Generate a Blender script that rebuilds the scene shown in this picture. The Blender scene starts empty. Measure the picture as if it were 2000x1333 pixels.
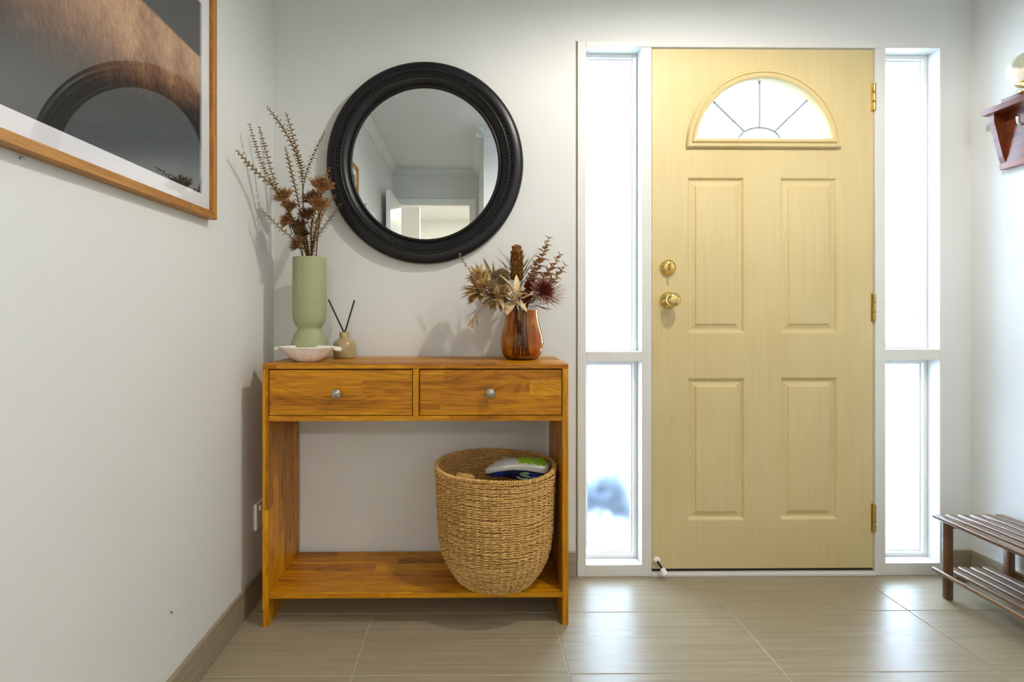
import bpy, bmesh, math, random
from math import sin, cos, pi, radians, sqrt
from mathutils import Vector, Matrix
random.seed(7)
C = bpy.context.scene.collection
SC = bpy.context.scene

# ------------------------------------------------------------------ camera, world, lights, exposure
cd = bpy.data.cameras.new('camera')
cam = bpy.data.objects.new('camera', cd); C.objects.link(cam)
cd.sensor_width = 36.0; cd.lens = 1010 * 36 / 2000
cd.shift_x = 0.0342; cd.shift_y = -0.02625; cd.clip_start = 0.02
cam.location = (0, -2.0135, 1.024)
cam.rotation_euler = (radians(90), 0, -math.asin(.0095))
SC.camera = cam

W = bpy.data.worlds.new('sky'); SC.world = W; W.use_nodes = True
nt = W.node_tree; bg = nt.nodes['Background']
bg.inputs['Color'].default_value = (0.60, 0.79, 1.0, 1); bg.inputs['Strength'].default_value = 16.0

def spot(name, loc, energy, color, size, angle=150, blend=.6, rot=(0, 0, 0)):
    l = bpy.data.lights.new(name, 'SPOT'); l.energy = energy; l.color = color
    l.shadow_soft_size = size; l.spot_size = radians(angle); l.spot_blend = blend
    o = bpy.data.objects.new(name, l); C.objects.link(o); o.location = loc; o.rotation_euler = rot
    return o
spot('ceiling_downlight', (0.78, -0.95, 2.35), 48, (1, .94, .84), .028, 174, .40)
spot('ceiling_downlight', (1.35, -1.50, 2.35), 20, (1, .93, .84), .04, 165, .5)
l = bpy.data.lights.new('hall_light', 'AREA'); l.energy = 100; l.color = (1, .94, .84); l.size = .6
o = bpy.data.objects.new('hall_light', l); C.objects.link(o); o.location = (0.1, -5.0, 2.37)

vs = SC.view_settings
SC.display_settings.display_device = 'sRGB'
vs.view_transform = 'Standard'; vs.look = 'None'; vs.exposure = 0.16; vs.gamma = 1.0
vs.use_curve_mapping = False
cy = SC.cycles
cy.use_denoising = True
cy.max_bounces = 14; cy.diffuse_bounces = 8; cy.glossy_bounces = 8; cy.transmission_bounces = 12; cy.transparent_max_bounces = 16
cy.sample_clamp_indirect = 12.0
cy.caustics_reflective = True; cy.caustics_refractive = True

# ------------------------------------------------------------------ materials
def srgb(r, g, b):
    f = lambda c: (c / 255 / 12.92) if c / 255 <= .04045 else ((c / 255 + .055) / 1.055) ** 2.4
    return (f(r), f(g), f(b), 1)

class NT:
    def __init__(s, name):
        s.m = bpy.data.materials.new(name); s.m.use_nodes = True
        s.t = s.m.node_tree; s.b = s.t.nodes['Principled BSDF']; s.out = s.t.nodes['Material Output']
    def n(s, typ, **kw):
        x = s.t.nodes.new(typ)
        for k, v in kw.items(): setattr(x, k, v)
        return x
    def l(s, a, b): s.t.links.new(a, b)
    def set(s, **kw):
        for k, v in kw.items(): s.b.inputs[k.replace('_', ' ')].default_value = v
    def coord(s, scale=(1, 1, 1), kind='Object', rot=(0, 0, 0), loc=(0, 0, 0)):
        tc = s.n('ShaderNodeTexCoord'); mp = s.n('ShaderNodeMapping')
        mp.inputs['Scale'].default_value = scale; mp.inputs['Rotation'].default_value = rot; mp.inputs['Location'].default_value = loc
        s.l(tc.outputs[kind], mp.inputs['Vector']); return mp.outputs['Vector']
    def noise(s, vec, scale=1, detail=4, rough=.5, dist=0):
        x = s.n('ShaderNodeTexNoise'); x.inputs['Scale'].default_value = scale; x.inputs['Detail'].default_value = detail
        x.inputs['Roughness'].default_value = rough; x.inputs['Distortion'].default_value = dist
        if vec is not None: s.l(vec, x.inputs['Vector'])
        return x
    def ramp(s, fac, stops):
        r = s.n('ShaderNodeValToRGB'); e = r.color_ramp.elements
        while len(e) < len(stops): e.new(.5)
        for i, (p, c) in enumerate(stops): e[i].position = p; e[i].color = c
        s.l(fac, r.inputs['Fac']); return r.outputs['Color']
    def mix(s, fac, a, b, mode='MIX'):
        x = s.n('ShaderNodeMix', data_type='RGBA', blend_type=mode)
        for sock, v in ((x.inputs[0], fac), (x.inputs[6], a), (x.inputs[7], b)):
            if hasattr(v, 'links'): s.l(v, sock)
            else: sock.default_value = v
        return x.outputs[2]
    def math(s, op, a, b=None, c=None):
        x = s.n('ShaderNodeMath', operation=op)
        for i, v in enumerate((a, b, c)):
            if v is None: continue
            if hasattr(v, 'links'): s.l(v, x.inputs[i])
            else: x.inputs[i].default_value = v
        return x.outputs[0]
    def bump(s, h, strength=.2, dist=.001):
        b = s.n('ShaderNodeBump'); b.inputs['Strength'].default_value = strength; b.inputs['Distance'].default_value = dist
        s.l(h, b.inputs['Height']); s.l(b.outputs['Normal'], s.b.inputs['Normal'])
    def base(s, col): s.l(col, s.b.inputs['Base Color'])

def plain(name, col, rough=.5, metal=0, var=.06, scale=30, coat=0, spec=.5, bump=0):
    k = NT(name); k.set(Roughness=rough, Metallic=metal, Coat_Weight=coat, Specular_IOR_Level=spec)
    if var:
        nz = k.noise(k.coord(), scale, 4)
        a = tuple(c * (1 - var) for c in col[:3]) + (1,); b = tuple(min(1, c * (1 + var)) for c in col[:3]) + (1,)
        k.base(k.ramp(nz.outputs['Fac'], [(.3, a), (.7, b)]))
        if bump: k.bump(nz.outputs['Fac'], bump, .002)
    else: k.set(Base_Color=col)
    return k.m

def wood(name, axis, dark, mid, light, block=(.42, .042), rough=.42, contrast=1.0, coat=.05, stave=.34):
    """edge-glued staves: every stave its own tone, fine grain along the axis"""
    k = NT(name); k.set(Roughness=rough, Coat_Weight=coat, Coat_Roughness=.25, Specular_IOR_Level=.35)
    tc = k.n('ShaderNodeTexCoord'); sp = k.n('ShaderNodeSeparateXYZ'); k.l(tc.outputs['Object'], sp.inputs[0])
    oth = [i for i in range(3) if i != axis]
    u = sp.outputs[axis]; v = k.math('ADD', sp.outputs[oth[0]], sp.outputs[oth[1]])
    v = k.math('ADD', v, 5.0); u2 = k.math('ADD', u, 7.3)
    uv = k.n('ShaderNodeCombineXYZ'); k.l(u2, uv.inputs[0]); k.l(v, uv.inputs[1])
    row = k.math('FLOOR', k.math('DIVIDE', v, block[1]))
    wn = k.n('ShaderNodeTexWhiteNoise', noise_dimensions='1D'); k.l(row, wn.inputs['W'])
    cell = k.math('FLOOR', k.math('ADD', k.math('DIVIDE', u2, block[0]), k.math('MULTIPLY', wn.outputs['Value'], 9.0)))
    cid = k.n('ShaderNodeCombineXYZ'); k.l(row, cid.inputs[0]); k.l(cell, cid.inputs[1])
    wc = k.n('ShaderNodeTexWhiteNoise', noise_dimensions='2D'); k.l(cid.outputs[0], wc.inputs['Vector'])
    gv = k.n('ShaderNodeCombineXYZ'); k.l(k.math('MULTIPLY', u2, 2.4), gv.inputs[0])
    k.l(k.math('MULTIPLY', v, 62.0), gv.inputs[1]); k.l(k.math('MULTIPLY', wc.outputs['Value'], 40.0), gv.inputs[2])
    g1 = k.noise(gv.outputs[0], 1.0, 5, .6, .9)
    fv = k.n('ShaderNodeCombineXYZ'); k.l(k.math('MULTIPLY', u2, 5.0), fv.inputs[0])
    k.l(k.math('MULTIPLY', v, 320.0), fv.inputs[1])
    g2 = k.noise(fv.outputs[0], 1.0, 3, .6)
    f = k.math('ADD', k.math('MULTIPLY', g1.outputs['Fac'], .62 * contrast), k.math('MULTIPLY', wc.outputs['Value'], stave))
    hv = k.n('ShaderNodeCombineXYZ'); k.l(k.math('MULTIPLY', u2, 2.2), hv.inputs[0]); k.l(k.math('MULTIPLY', v, 11.0), hv.inputs[1]); k.l(k.math('MULTIPLY', wc.outputs['Value'], 4.0), hv.inputs[2])
    fig = k.noise(hv.outputs[0], 1.0, 2, .5, 1.6)
    band = k.math('SINE', k.math('MULTIPLY', fig.outputs['Fac'], 46.0))
    f = k.math('ADD', f, k.math('MULTIPLY', band, .045 * contrast))
    f = k.math('ADD', f, .17 - stave * .5)
    f = k.math('ADD', f, k.math('MULTIPLY', g2.outputs['Fac'], .14))
    k.base(k.ramp(f, [(.28, dark), (.55, mid), (.85, light)]))
    k.bump(g2.outputs['Fac'], .12, .0006)
    return k.m

M = {}
M['wall'] = plain('wall_paint', (.715, .725, .71, 1), .55, var=.012, scale=3, spec=.3)
M['ceiling'] = plain('ceiling_paint', (.66, .69, .69, 1), .7, var=.01, scale=3, spec=.2)
M['trim'] = plain('white_gloss_trim', (.73, .73, .70, 1), .35, var=.02, scale=14)
M['white'] = plain('white_paint', (.86, .86, .85, 1), .35, var=.015)
M['rubber'] = plain('white_rubber', (.85, .84, .82, 1), .5, var=.03)
M['gap'] = plain('painted_gap_shade', (.32, .31, .26, 1), .8, var=.1)
M['shade_and_stem'] = plain('black_shade_and_stem', (.035, .03, .022, 1), .8, var=.2)  # painted shade under the door, and the dark door stop stem
M['black'] = plain('black_paint', (.007, .007, .009, 1), .34, var=.2, scale=60, spec=.35)
M['reed'] = plain('black_reed', (.012, .010, .008, 1), .6, var=.2)
M['brass'] = plain('polished_brass', (.80, .60, .22, 1), .16, 1, var=.05, scale=40)
M['agedbrass'] = plain('hinge_brass', (.62, .45, .17, 1), .32, 1, var=.2, scale=90)
M['pewter'] = plain('pewter', (.42, .39, .34, 1), .3, 1, var=.2, scale=70)
M['steel'] = plain('brushed_steel', (.6, .6, .6, 1), .3, 1, var=.05)
M['lead'] = plain('lead_came', (.30, .34, .40, 1), .5, .3, var=.1)
M['sage'] = plain('sage_ceramic', srgb(154, 160, 122), .55, var=.03, scale=50, spec=.35)
M['tan'] = plain('tan_ceramic', srgb(168, 148, 108), .22, var=.06, scale=40, coat=.3)
M['honey_x'] = wood('honey_wood_lengthwise', 0, srgb(86, 43, 0), srgb(178, 111, 0), srgb(224, 164, 12), contrast=1.1, block=(.55, .05), stave=.20)
M['honey_z'] = wood('honey_wood_upright', 2, srgb(86, 43, 0), srgb(178, 111, 0), srgb(224, 164, 12), contrast=1.1, block=(.55, .05), stave=.20)
M['oak'] = wood('oak_frame_along', 1, srgb(144, 92, 28), srgb(188, 134, 58), srgb(210, 160, 84), block=(3, 1), contrast=1.0)
M['oak_z'] = wood('oak_frame_upright', 2, srgb(144, 92, 28), srgb(188, 134, 58), srgb(210, 160, 84), block=(3, 1), contrast=1.0)
M['walnut'] = wood('brown_rack_wood', 1, srgb(84, 62, 44), srgb(124, 98, 74), srgb(152, 126, 100), block=(2, .5), rough=.3, coat=.4)
M['walnut_z'] = wood('brown_rack_wood_upright', 2, srgb(72, 46, 30), srgb(112, 76, 50), srgb(140, 100, 72), block=(2, .5), rough=.3, coat=.4)
M['mahogany'] = wood('mahogany', 1, srgb(60, 22, 8), srgb(116, 52, 20), srgb(150, 78, 34), block=(2, .5), rough=.28, coat=.4)

k = NT('silvered_glass'); k.set(Base_Color=(.86, .88, .88, 1), Metallic=1, Roughness=0.0); M['mirror'] = k.m

k = NT('yellow_door_paint'); k.set(Roughness=.42)
nz = k.noise(k.coord((60, 60, 2.2)), 1.6, 5, .6, .6); nl = k.noise(k.coord((1.2, 1, 1.2)), 1.5, 2)
c0 = k.ramp(nz.outputs['Fac'], [(.3, srgb(206, 186, 134)), (.7, srgb(217, 198, 148))])
k.base(k.mix(.35, c0, k.ramp(nl.outputs['Fac'], [(.35, srgb(202, 181, 128)), (.65, srgb(222, 204, 154))])))
k.bump(nz.outputs['Fac'], .22, .0012); M['door'] = k.m

k = NT('frosted_glass'); k.set(Base_Color=(.97, .985, 1, 1), Roughness=.30, IOR=1.25)
k.b.inputs['Transmission Weight'].default_value = 1
nz = k.noise(k.coord(), 260, 3); k.bump(nz.outputs['Fac'], .5, .001); M['frost'] = k.m

k = NT('amber_glass'); k.set(Roughness=.02, IOR=1.42)
sw = k.noise(k.coord((1, 1, .45), rot=(.5, .3, 0)), 17, 3, .5, 1.2); k.base(k.ramp(sw.outputs['Fac'], [(.38, (.72, .33, .075, 1)), (.56, (.92, .56, .17, 1)), (.75, (.95, .64, .26, 1))]))
k.b.inputs['Transmission Weight'].default_value = 1.0
nz = k.noise(k.coord((1, 1, .5)), 26, 2); k.bump(nz.outputs['Fac'], .25, .004); M['amber'] = k.m

# thin picture glazing: clear sheet with mirror reflection by its Fresnel
k = NT('picture_glass'); fr = k.n('ShaderNodeFresnel'); fr.inputs['IOR'].default_value = 2.1
gg = k.n('ShaderNodeNewGeometry'); gf = k.math('MULTIPLY', fr.outputs[0], k.math('SUBTRACT', 1.0, gg.outputs['Backfacing']))
tr = k.n('ShaderNodeBsdfTransparent'); gl = k.n('ShaderNodeBsdfGlossy'); gl.inputs['Roughness'].default_value = 0
mx = k.n('ShaderNodeMixShader'); k.l(gf, mx.inputs[0]); k.l(tr.outputs[0], mx.inputs[1]); k.l(gl.outputs[0], mx.inputs[2])
k.l(mx.outputs[0], k.out.inputs['Surface']); M['glazing'] = k.m

# floor tile: stone look with fine streaks along its length
def tile_mat(name, axis, tint=1.0):
    k = NT(name); k.set(Roughness=.30, Specular_IOR_Level=.52)
    geo = k.n('ShaderNodeNewGeometry'); oi = k.n('ShaderNodeObjectInfo')
    sp = k.n('ShaderNodeSeparateXYZ'); k.l(geo.outputs['Position'], sp.inputs[0])
    cb = k.n('ShaderNodeCombineXYZ')
    for i in range(3):
        s_ = 2.2 if i == axis else 120.0
        k.l(k.math('ADD', k.math('MULTIPLY', sp.outputs[i], s_), k.math('MULTIPLY', oi.outputs['Random'], 17.0)), cb.inputs[i])
    nz = k.noise(cb.outputs[0], 1.0, 6, .62, .2)
    c = lambda r, g, b: tuple(x * tint for x in srgb(r, g, b)[:3]) + (1,)
    k.base(k.ramp(nz.outputs['Fac'], [(.25, c(142, 130, 108)), (.5, c(157, 145, 121)), (.78, c(174, 162, 138))]))
    k.l(k.ramp(nz.outputs['Fac'], [(.3, (.30, .30, .30, 1)), (.7, (.40, .40, .40, 1))]), k.b.inputs['Roughness'])
    k.bump(nz.outputs['Fac'], .08, .0006)
    return k.m
M['tile'] = tile_mat('floor_tile', 0)
M['tile_y'] = tile_mat('skirting_tile_side', 1, .9)
M['tile_x'] = tile_mat('skirting_tile_back', 0, .9)
M['grout'] = plain('grout', srgb(182, 174, 156), .85, var=.06)
M['paving'] = plain('outdoor_paving', (.42, .45, .50, 1), .8, var=.1)
M['leafblue'] = plain('shrub_leaf', (.17, .21, .28, 1), .6, var=.4)

# bowl: white glaze with faint pink crazed print
k = NT('painted_bowl'); k.set(Roughness=.3, Coat_Weight=.3)
v1 = k.n('ShaderNodeTexVoronoi', feature='DISTANCE_TO_EDGE'); v1.inputs['Scale'].default_value = 46
nz0 = k.noise(k.coord(), 30, 3); mv = k.mix(.12, k.coord(), nz0.outputs['Color']); k.l(mv, v1.inputs['Vector'])
nz1 = k.noise(k.coord(), 24, 2)
line = k.ramp(v1.outputs['Distance'], [(.0, (1, 1, 1, 1)), (.05, (0, 0, 0, 1))])
msk = k.ramp(nz1.outputs['Fac'], [(.44, (0, 0, 0, 1)), (.56, (1, 1, 1, 1))])
fc = k.math('MULTIPLY', line, msk); fc = k.math('MULTIPLY', fc, .55)
k.base(k.mix(fc, srgb(242, 238, 232), srgb(168, 104, 86))); M['bowl'] = k.m

# seagrass
k = NT('seagrass'); k.set(Roughness=.75, Specular_IOR_Level=.25)
nz = k.noise(k.coord(), 120, 4, .6); nb = k.noise(k.coord((1, 1, 3)), 14, 2)
c0 = k.ramp(nz.outputs['Fac'], [(.28, srgb(146, 106, 54)), (.5, srgb(214, 170, 100)), (.74, srgb(248, 214, 148))])
k.base(k.mix(.3, c0, k.ramp(nb.outputs['Fac'], [(.3, srgb(166, 124, 66)), (.7, srgb(226, 186, 120))])))
wv = k.n('ShaderNodeTexWave', bands_direction='DIAGONAL'); wv.inputs['Scale'].default_value = 60; wv.inputs['Distortion'].default_value = 2
k.l(k.coord(), wv.inputs['Vector']); k.bump(wv.outputs['Fac'], .3, .001); M['seagrass'] = k.m

def plant(name, a, b, scale=60):
    k = NT(name); k.set(Roughness=.7, Specular_IOR_Level=.25)
    nz = k.noise(k.coord(), scale, 3)
    k.base(k.ramp(nz.outputs['Fac'], [(.3, a), (.7, b)])); return k.m
M['stem'] = plant('dry_stem', srgb(74, 56, 26), srgb(104, 80, 40))
M['bud'] = plant('dry_bud_leaf', srgb(112, 88, 40), srgb(160, 128, 66))
M['budgold'] = plant('dry_golden_leaf', srgb(124, 88, 28), srgb(176, 134, 58))
M['thistle'] = plant('rust_brown_flower', srgb(118, 80, 48), srgb(186, 138, 94), 90)
M['thistle2'] = plant('dark_brown_flower', srgb(88, 58, 40), srgb(140, 98, 70), 90)
M['banksia'] = plant('banksia_brown', srgb(92, 58, 18), srgb(142, 96, 36), 140)
M['needle'] = plant('dry_needle', srgb(96, 76, 42), srgb(140, 112, 64))
M['cream'] = plant('cream_dry_leaf', srgb(206, 176, 126), srgb(236, 212, 166), 30)
M['straw'] = plant('straw_leaf', srgb(150, 112, 62), srgb(206, 170, 112), 50)
M['beige'] = plant('grey_beige_leaf', srgb(150, 124, 96), srgb(190, 166, 136), 50)
M['eucalyptus'] = plant('dry_eucalyptus', srgb(140, 100, 62), srgb(204, 164, 120), 50)
M['burgundy'] = plant('burgundy_flower', srgb(72, 22, 16), srgb(128, 52, 40), 90)
M['mauve'] = plant('mauve_spike', srgb(140, 100, 84), srgb(192, 152, 132), 90)
M['seed'] = plant('grey_seed', srgb(104, 84, 58), srgb(160, 138, 106), 200)
M['olive'] = plant('olive_blade', srgb(110, 90, 48), srgb(158, 134, 82), 40)
# shoe
M['sole'] = plain('white_sole', (.70, .69, .66, 1), .5, var=.08, scale=60)
M['lime'] = plain('lime_rubber', srgb(150, 214, 20), .45, var=.06)
M['navy'] = plain('navy_upper', srgb(18, 30, 66), .5, var=.5, scale=40)
M['royal'] = plain('royal_blue_panel', srgb(22, 48, 150), .45, var=.1)
M['logo'] = plain('grey_green_outline', srgb(170, 200, 150), .4, var=.05)

# ------------------------------------------------------------------ geometry helpers
def world_loc(o):
    v = Vector((0, 0, 0))
    while o: v += o.location; o = o.parent
    return v
def obj(name, bm, mat, parent=None, smooth=None, mats=None):
    """link a bmesh built in world coordinates as one mesh object (a child is stored relative to its parent)"""
    if parent is not None: bmesh.ops.translate(bm, verts=bm.verts, vec=-world_loc(parent))
    bmesh.ops.recalc_face_normals(bm, faces=bm.faces)
    me = bpy.data.meshes.new(name); bm.to_mesh(me); bm.free()
    for m_ in (mats or [mat]): me.materials.append(m_)
    if smooth is not None:
        for p in me.polygons: p.use_smooth = True
        if smooth < 180: me.set_sharp_from_angle(angle=radians(smooth))
    ob = bpy.data.objects.new(name, me); C.objects.link(ob); ob.parent = parent
    return ob
def raw(name, verts, faces, mat, parent=None, smooth=True, kind=None):
    me = bpy.data.meshes.new(name)
    if parent is not None:
        w = world_loc(parent); verts = [(v[0] - w.x, v[1] - w.y, v[2] - w.z) for v in verts]
    me.from_pydata([tuple(v) for v in verts], [], faces); me.materials.append(mat)
    if smooth:
        for p in me.polygons: p.use_smooth = True
    ob = bpy.data.objects.new(name, me); C.objects.link(ob); ob.parent = parent
    if kind: ob['kind'] = kind
    return ob
def tag(o, label=None, cat=None, group=None, kind=None):
    if label: o['label'] = label
    if cat: o['category'] = cat
    if group: o['group'] = group
    if kind: o['kind'] = kind
    return o
def thing(name, label, cat, loc, group=None):
    o = bpy.data.objects.new(name, None); C.objects.link(o); o.location = loc; o.empty_display_size = .05
    return tag(o, label, cat, group, 'thing')
def struct(name, bm, mat, label, cat, smooth=None):
    o = obj(name, bm, mat, None, smooth); return tag(o, label, cat, None, 'structure')
def box(bm, x0, x1, y0, y1, z0, z1, bev=0, seg=2):
    vs_ = [bm.verts.new((x, y, z)) for x in (x0, x1) for y in (y0, y1) for z in (z0, z1)]
    fs = [bm.faces.new([vs_[i] for i in q]) for q in ((0, 1, 3, 2), (4, 6, 7, 5), (0, 4, 5, 1), (2, 3, 7, 6), (0, 2, 6, 4), (1, 5, 7, 3))]
    if bev:
        ed = list({e for f in fs for e in f.edges})
        bmesh.ops.bevel(bm, geom=ed, offset=bev, segments=seg, affect='EDGES', profile=.5)
def B(*a, bev=0, seg=2):
    bm = bmesh.new(); box(bm, *a, bev=bev, seg=seg); return bm
def lathe(bm, prof, loc=(0, 0, 0), seg=48, sx=1, sy=1, axis='Z', mod=None, closed=False):
    """prof: (radius, height) pairs; radius 0 closes to a pole"""
    L = Vector(loc); rings = []
    def P(r, h, t):
        m_ = mod(t, h) if mod else 1
        a, b = r * sx * m_ * cos(t), r * sy * m_ * sin(t)
        return L + (Vector((a, b, h)) if axis == 'Z' else Vector((a, -h, b)) if axis == 'Y' else Vector((-h, a, b)))
    for r, h in prof:
        rings.append([bm.verts.new(P(0, h, 0))] if r < 1e-6 else [bm.verts.new(P(r, h, 2 * pi * i / seg)) for i in range(seg)])
    n = len(rings)
    for a in range(n if closed else n - 1):
        A, Bq = rings[a], rings[(a + 1) % n]
        for i in range(seg):
            j = (i + 1) % seg
            if len(A) == 1 and len(Bq) == 1: continue
            if len(A) == 1: bm.faces.new((A[0], Bq[i], Bq[j]))
            elif len(Bq) == 1: bm.faces.new((A[i], A[j], Bq[0]))
            else: bm.faces.new((A[i], A[j], Bq[j], Bq[i]))
def frame_at(d):
    d = Vector(d).normalized(); up = Vector((0, 0, 1)) if abs(d.z) < .9 else Vector((1, 0, 0))
    a = d.cross(up).normalized(); return d, a, a.cross(d).normalized()
def tube(bm, pts, r0, r1=None, seg=6, caps=True):
    pts = [Vector(p) for p in pts]; r1 = r0 if r1 is None else r1; n = len(pts); rings = []
    d0, a, b = frame_at(pts[1] - pts[0])
    for i, p in enumerate(pts):
        d = (pts[min(i + 1, n - 1)] - pts[max(i - 1, 0)]).normalized()
        a = (a - d * a.dot(d)).normalized(); b = d.cross(a)
        r = r0 + (r1 - r0) * i / (n - 1)
        rings.append([bm.verts.new(p + (a * cos(2 * pi * q / seg) + b * sin(2 * pi * q / seg)) * r) for q in range(seg)])
    for i in range(n - 1):
        for q in range(seg):
            bm.faces.new((rings[i][q], rings[i][(q + 1) % seg], rings[i + 1][(q + 1) % seg], rings[i + 1][q]))
    if caps: bm.faces.new(rings[0][::-1]); bm.faces.new(rings[-1])
def smooth_path(pts, n=6):
    pts = [Vector(p) for p in pts]; out = []
    for i in range(len(pts) - 1):
        p0, p1, p2, p3 = pts[max(i - 1, 0)], pts[i], pts[i + 1], pts[min(i + 2, len(pts) - 1)]
        for k_ in range(n):
            t = k_ / n
            out.append(.5 * ((2 * p1) + (p2 - p0) * t + (2 * p0 - 5 * p1 + 4 * p2 - p3) * t * t + (3 * p1 - p0 - 3 * p2 + p3) * t ** 3))
    out.append(pts[-1]); return out
def leaf(bm, base, d, length, width, bend=.2, n=5, thick=.0006, fold=.15, up=None):
    """a closed thin leaf blade with pointed ends, bent along its length"""
    d, a, b = frame_at(d)
    if up is not None:
        b = Vector(up); b = (b - d * b.dot(d)).normalized(); a = d.cross(b)
    base = Vector(base); top, bot = [], []
    for i in range(n + 1):
        t = i / n; w = width * .5 * (sin(pi * min(1, .08 + .92 * t)) ** .75 if i < n else .04)
        c = base + d * length * t + b * bend * length * t * t
        for lst, s in ((top, thick), (bot, -thick)):
            lst.append((bm.verts.new(c - a * w + b * (fold * w + s)), bm.verts.new(c + b * s), bm.verts.new(c + a * w + b * (fold * w + s))))
    for i in range(n):
        for q in range(2):
            bm.faces.new((top[i][q], top[i][q + 1], top[i + 1][q + 1], top[i + 1][q]))
            bm.faces.new((bot[i][q], bot[i + 1][q], bot[i + 1][q + 1], bot[i][q + 1]))
        bm.faces.new((top[i][0], top[i + 1][0], bot[i + 1][0], bot[i][0]))
        bm.faces.new((top[i][2], bot[i][2], bot[i + 1][2], top[i + 1][2]))
    bm.faces.new((top[0][0], bot[0][0], bot[0][1], bot[0][2], top[0][2], top[0][1]))
    bm.faces.new((top[n][0], top[n][1], top[n][2], bot[n][2], bot[n][1], bot[n][0]))
def spike(bm, base, d, length, r, seg=4):
    d, a, b = frame_at(d); base = Vector(base)
    ring = [bm.verts.new(base + (a * cos(2 * pi * q / seg) + b * sin(2 * pi * q / seg)) * r) for q in range(seg)]
    mid = [bm.verts.new(base + d * length * .5 + (a * cos(2 * pi * q / seg) + b * sin(2 * pi * q / seg)) * r * 1.1) for q in range(seg)]
    tip = bm.verts.new(base + d * length)
    for q in range(seg):
        p = (q + 1) % seg
        bm.faces.new((ring[q], ring[p], mid[p], mid[q])); bm.faces.new((mid[q], mid[p], tip))
    bm.faces.new(ring[::-1])
def loop_fill(bm, loops):
    """triangulated flat face between an outer loop and its holes (lists of verts)"""
    ed = []
    for lp in loops:
        for i in range(len(lp)):
            e = bm.edges.get((lp[i], lp[(i + 1) % len(lp)])) or bm.edges.new((lp[i], lp[(i + 1) % len(lp)]))
            ed.append(e)
    bmesh.ops.triangle_fill(bm, use_beauty=True, edges=ed)
def bridge(bm, A, Bq):
    n = len(A)
    for i in range(n): bm.faces.new((A[i], A[(i + 1) % n], Bq[(i + 1) % n], Bq[i]))
def prism_x(bm, poly, x0, x1):
    A = [bm.verts.new((x0, y, z)) for y, z in poly]; Bq = [bm.verts.new((x1, y, z)) for y, z in poly]
    bm.faces.new(A); bm.faces.new(Bq[::-1]); bridge(bm, A, Bq)
def prism_y(bm, poly, y0, y1):
    A = [bm.verts.new((x, y0, z)) for x, z in poly]; Bq = [bm.verts.new((x, y1, z)) for x, z in poly]
    bm.faces.new(A); bm.faces.new(Bq[::-1]); bridge(bm, A, Bq)

# ------------------------------------------------------------------ room shell
XL, XR, ZC = -.77, 1.96, 2.40
YP, YF, XP = -2.09, -3.40, .12      # wall behind the camera, far end of the passage, passage side wall
bm = bmesh.new(); box(bm, XL, .404, 0, .14, 0, ZC); box(bm, 1.853, XR, 0, .14, 0, ZC); box(bm, .404, 1.853, 0, .14, 2.09, ZC)
struct('wall_back', bm, M['wall'], 'off-white painted wall behind the console table and around the front door', 'wall')
wl = struct('wall_left', B(XL - .1, XL, YF - .1, .14, 0, ZC), M['wall'], 'off-white painted left wall carrying the framed picture', 'wall')
for (y, z) in ((-1.125, 1.290), (-.686, .262)):
    bm = bmesh.new(); lathe(bm, [(0, 0), (.0022, 0), (.0022, .003), (.003, .0035), (.003, .0045), (0, .005)], (XL, y, z), 10, axis='X')
    for v in bm.verts: v.co.x = XL + (XL - v.co.x) * -1 if False else XL + abs(v.co.x - XL)
    obj('nail', bm, M['pewter'], wl, 40)
struct('wall_right', B(XR, XR + .1, YP - .1, .14, 0, ZC), M['wall'], 'pale right-hand wall carrying the hat rack', 'wall')
struct('wall_front', B(XP, XR + .1, YP - .1, YP, 0, ZC), M['wall'], 'plain wall at the camera side, seen in the mirror', 'wall')
struct('wall_passage', B(XP, XP + .1, YF - .1, YP - .1, 0, ZC), M['wall'], 'side wall of the passage, its corner seen in the mirror', 'wall')
bm = bmesh.new(); box(bm, XL, -.74, YF - .1, YF, 0, ZC); box(bm, .06, XP, YF - .1, YF, 0, ZC); box(bm, -.74, .06, YF - .1, YF, 2.045, ZC)
struct('wall_far', bm, M['wall'], 'grey-looking wall over the inner doorway, seen in the mirror', 'wall')
struct('ceiling', B(XL - .1, XR + .1, YF - .1, .14, ZC, ZC + .08), M['ceiling'], 'white ceiling reflected in the round mirror', 'ceiling')
# cornices: concave cove profile
def cornice(name, p0, p1, inward, label):
    bm = bmesh.new(); pr = [(0, 0), (.062, 0), (.062, -.006), (.052, -.010), (.036, -.020), (.022, -.036), (.012, -.052), (.008, -.062), (0, -.062)]
    p0, p1, inn = Vector(p0), Vector(p1), Vector(inward); d = (p1 - p0).normalized()
    rings = []
    for p, s in ((p0, 1), (p1, -1)):
        rings.append([bm.verts.new(p + inn * a + Vector((0, 0, b))) for a, b in pr])
    bridge(bm, rings[0], rings[1]); bm.faces.new(rings[0]); bm.faces.new(rings[1][::-1])
    struct(name, bm, M['ceiling'], label, 'cornice', 30)
e = .0005
cornice('trim_1', (XL + e, YF, ZC - e), (XL + e, 0, ZC - e), (1, 0, 0), 'cove cornice along the top of the left wall')
cornice('trim_2', (XL, YF + e, ZC - e), (XP, YF + e, ZC - e), (0, 1, 0), 'cove cornice over the inner doorway wall')
cornice('trim_3', (XP - .062, YP + e, ZC - e), (XR, YP + e, ZC - e), (0, 1, 0), 'cove cornice on the wall behind the camera')
cornice('trim_4', (XP - e, YF, ZC - e), (XP - e, YP + .062, ZC - e), (-1, 0, 0), 'cove cornice along the passage side wall')
cornice('trim_5', (XL, -e, ZC - e), (XR, -e, ZC - e), (0, -1, 0), 'cove cornice above the front door wall')
cornice('trim_6', (XR - e, YP, ZC - e), (XR - e, 0, ZC - e), (-1, 0, 0), 'cove cornice along the top of the right wall')
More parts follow.
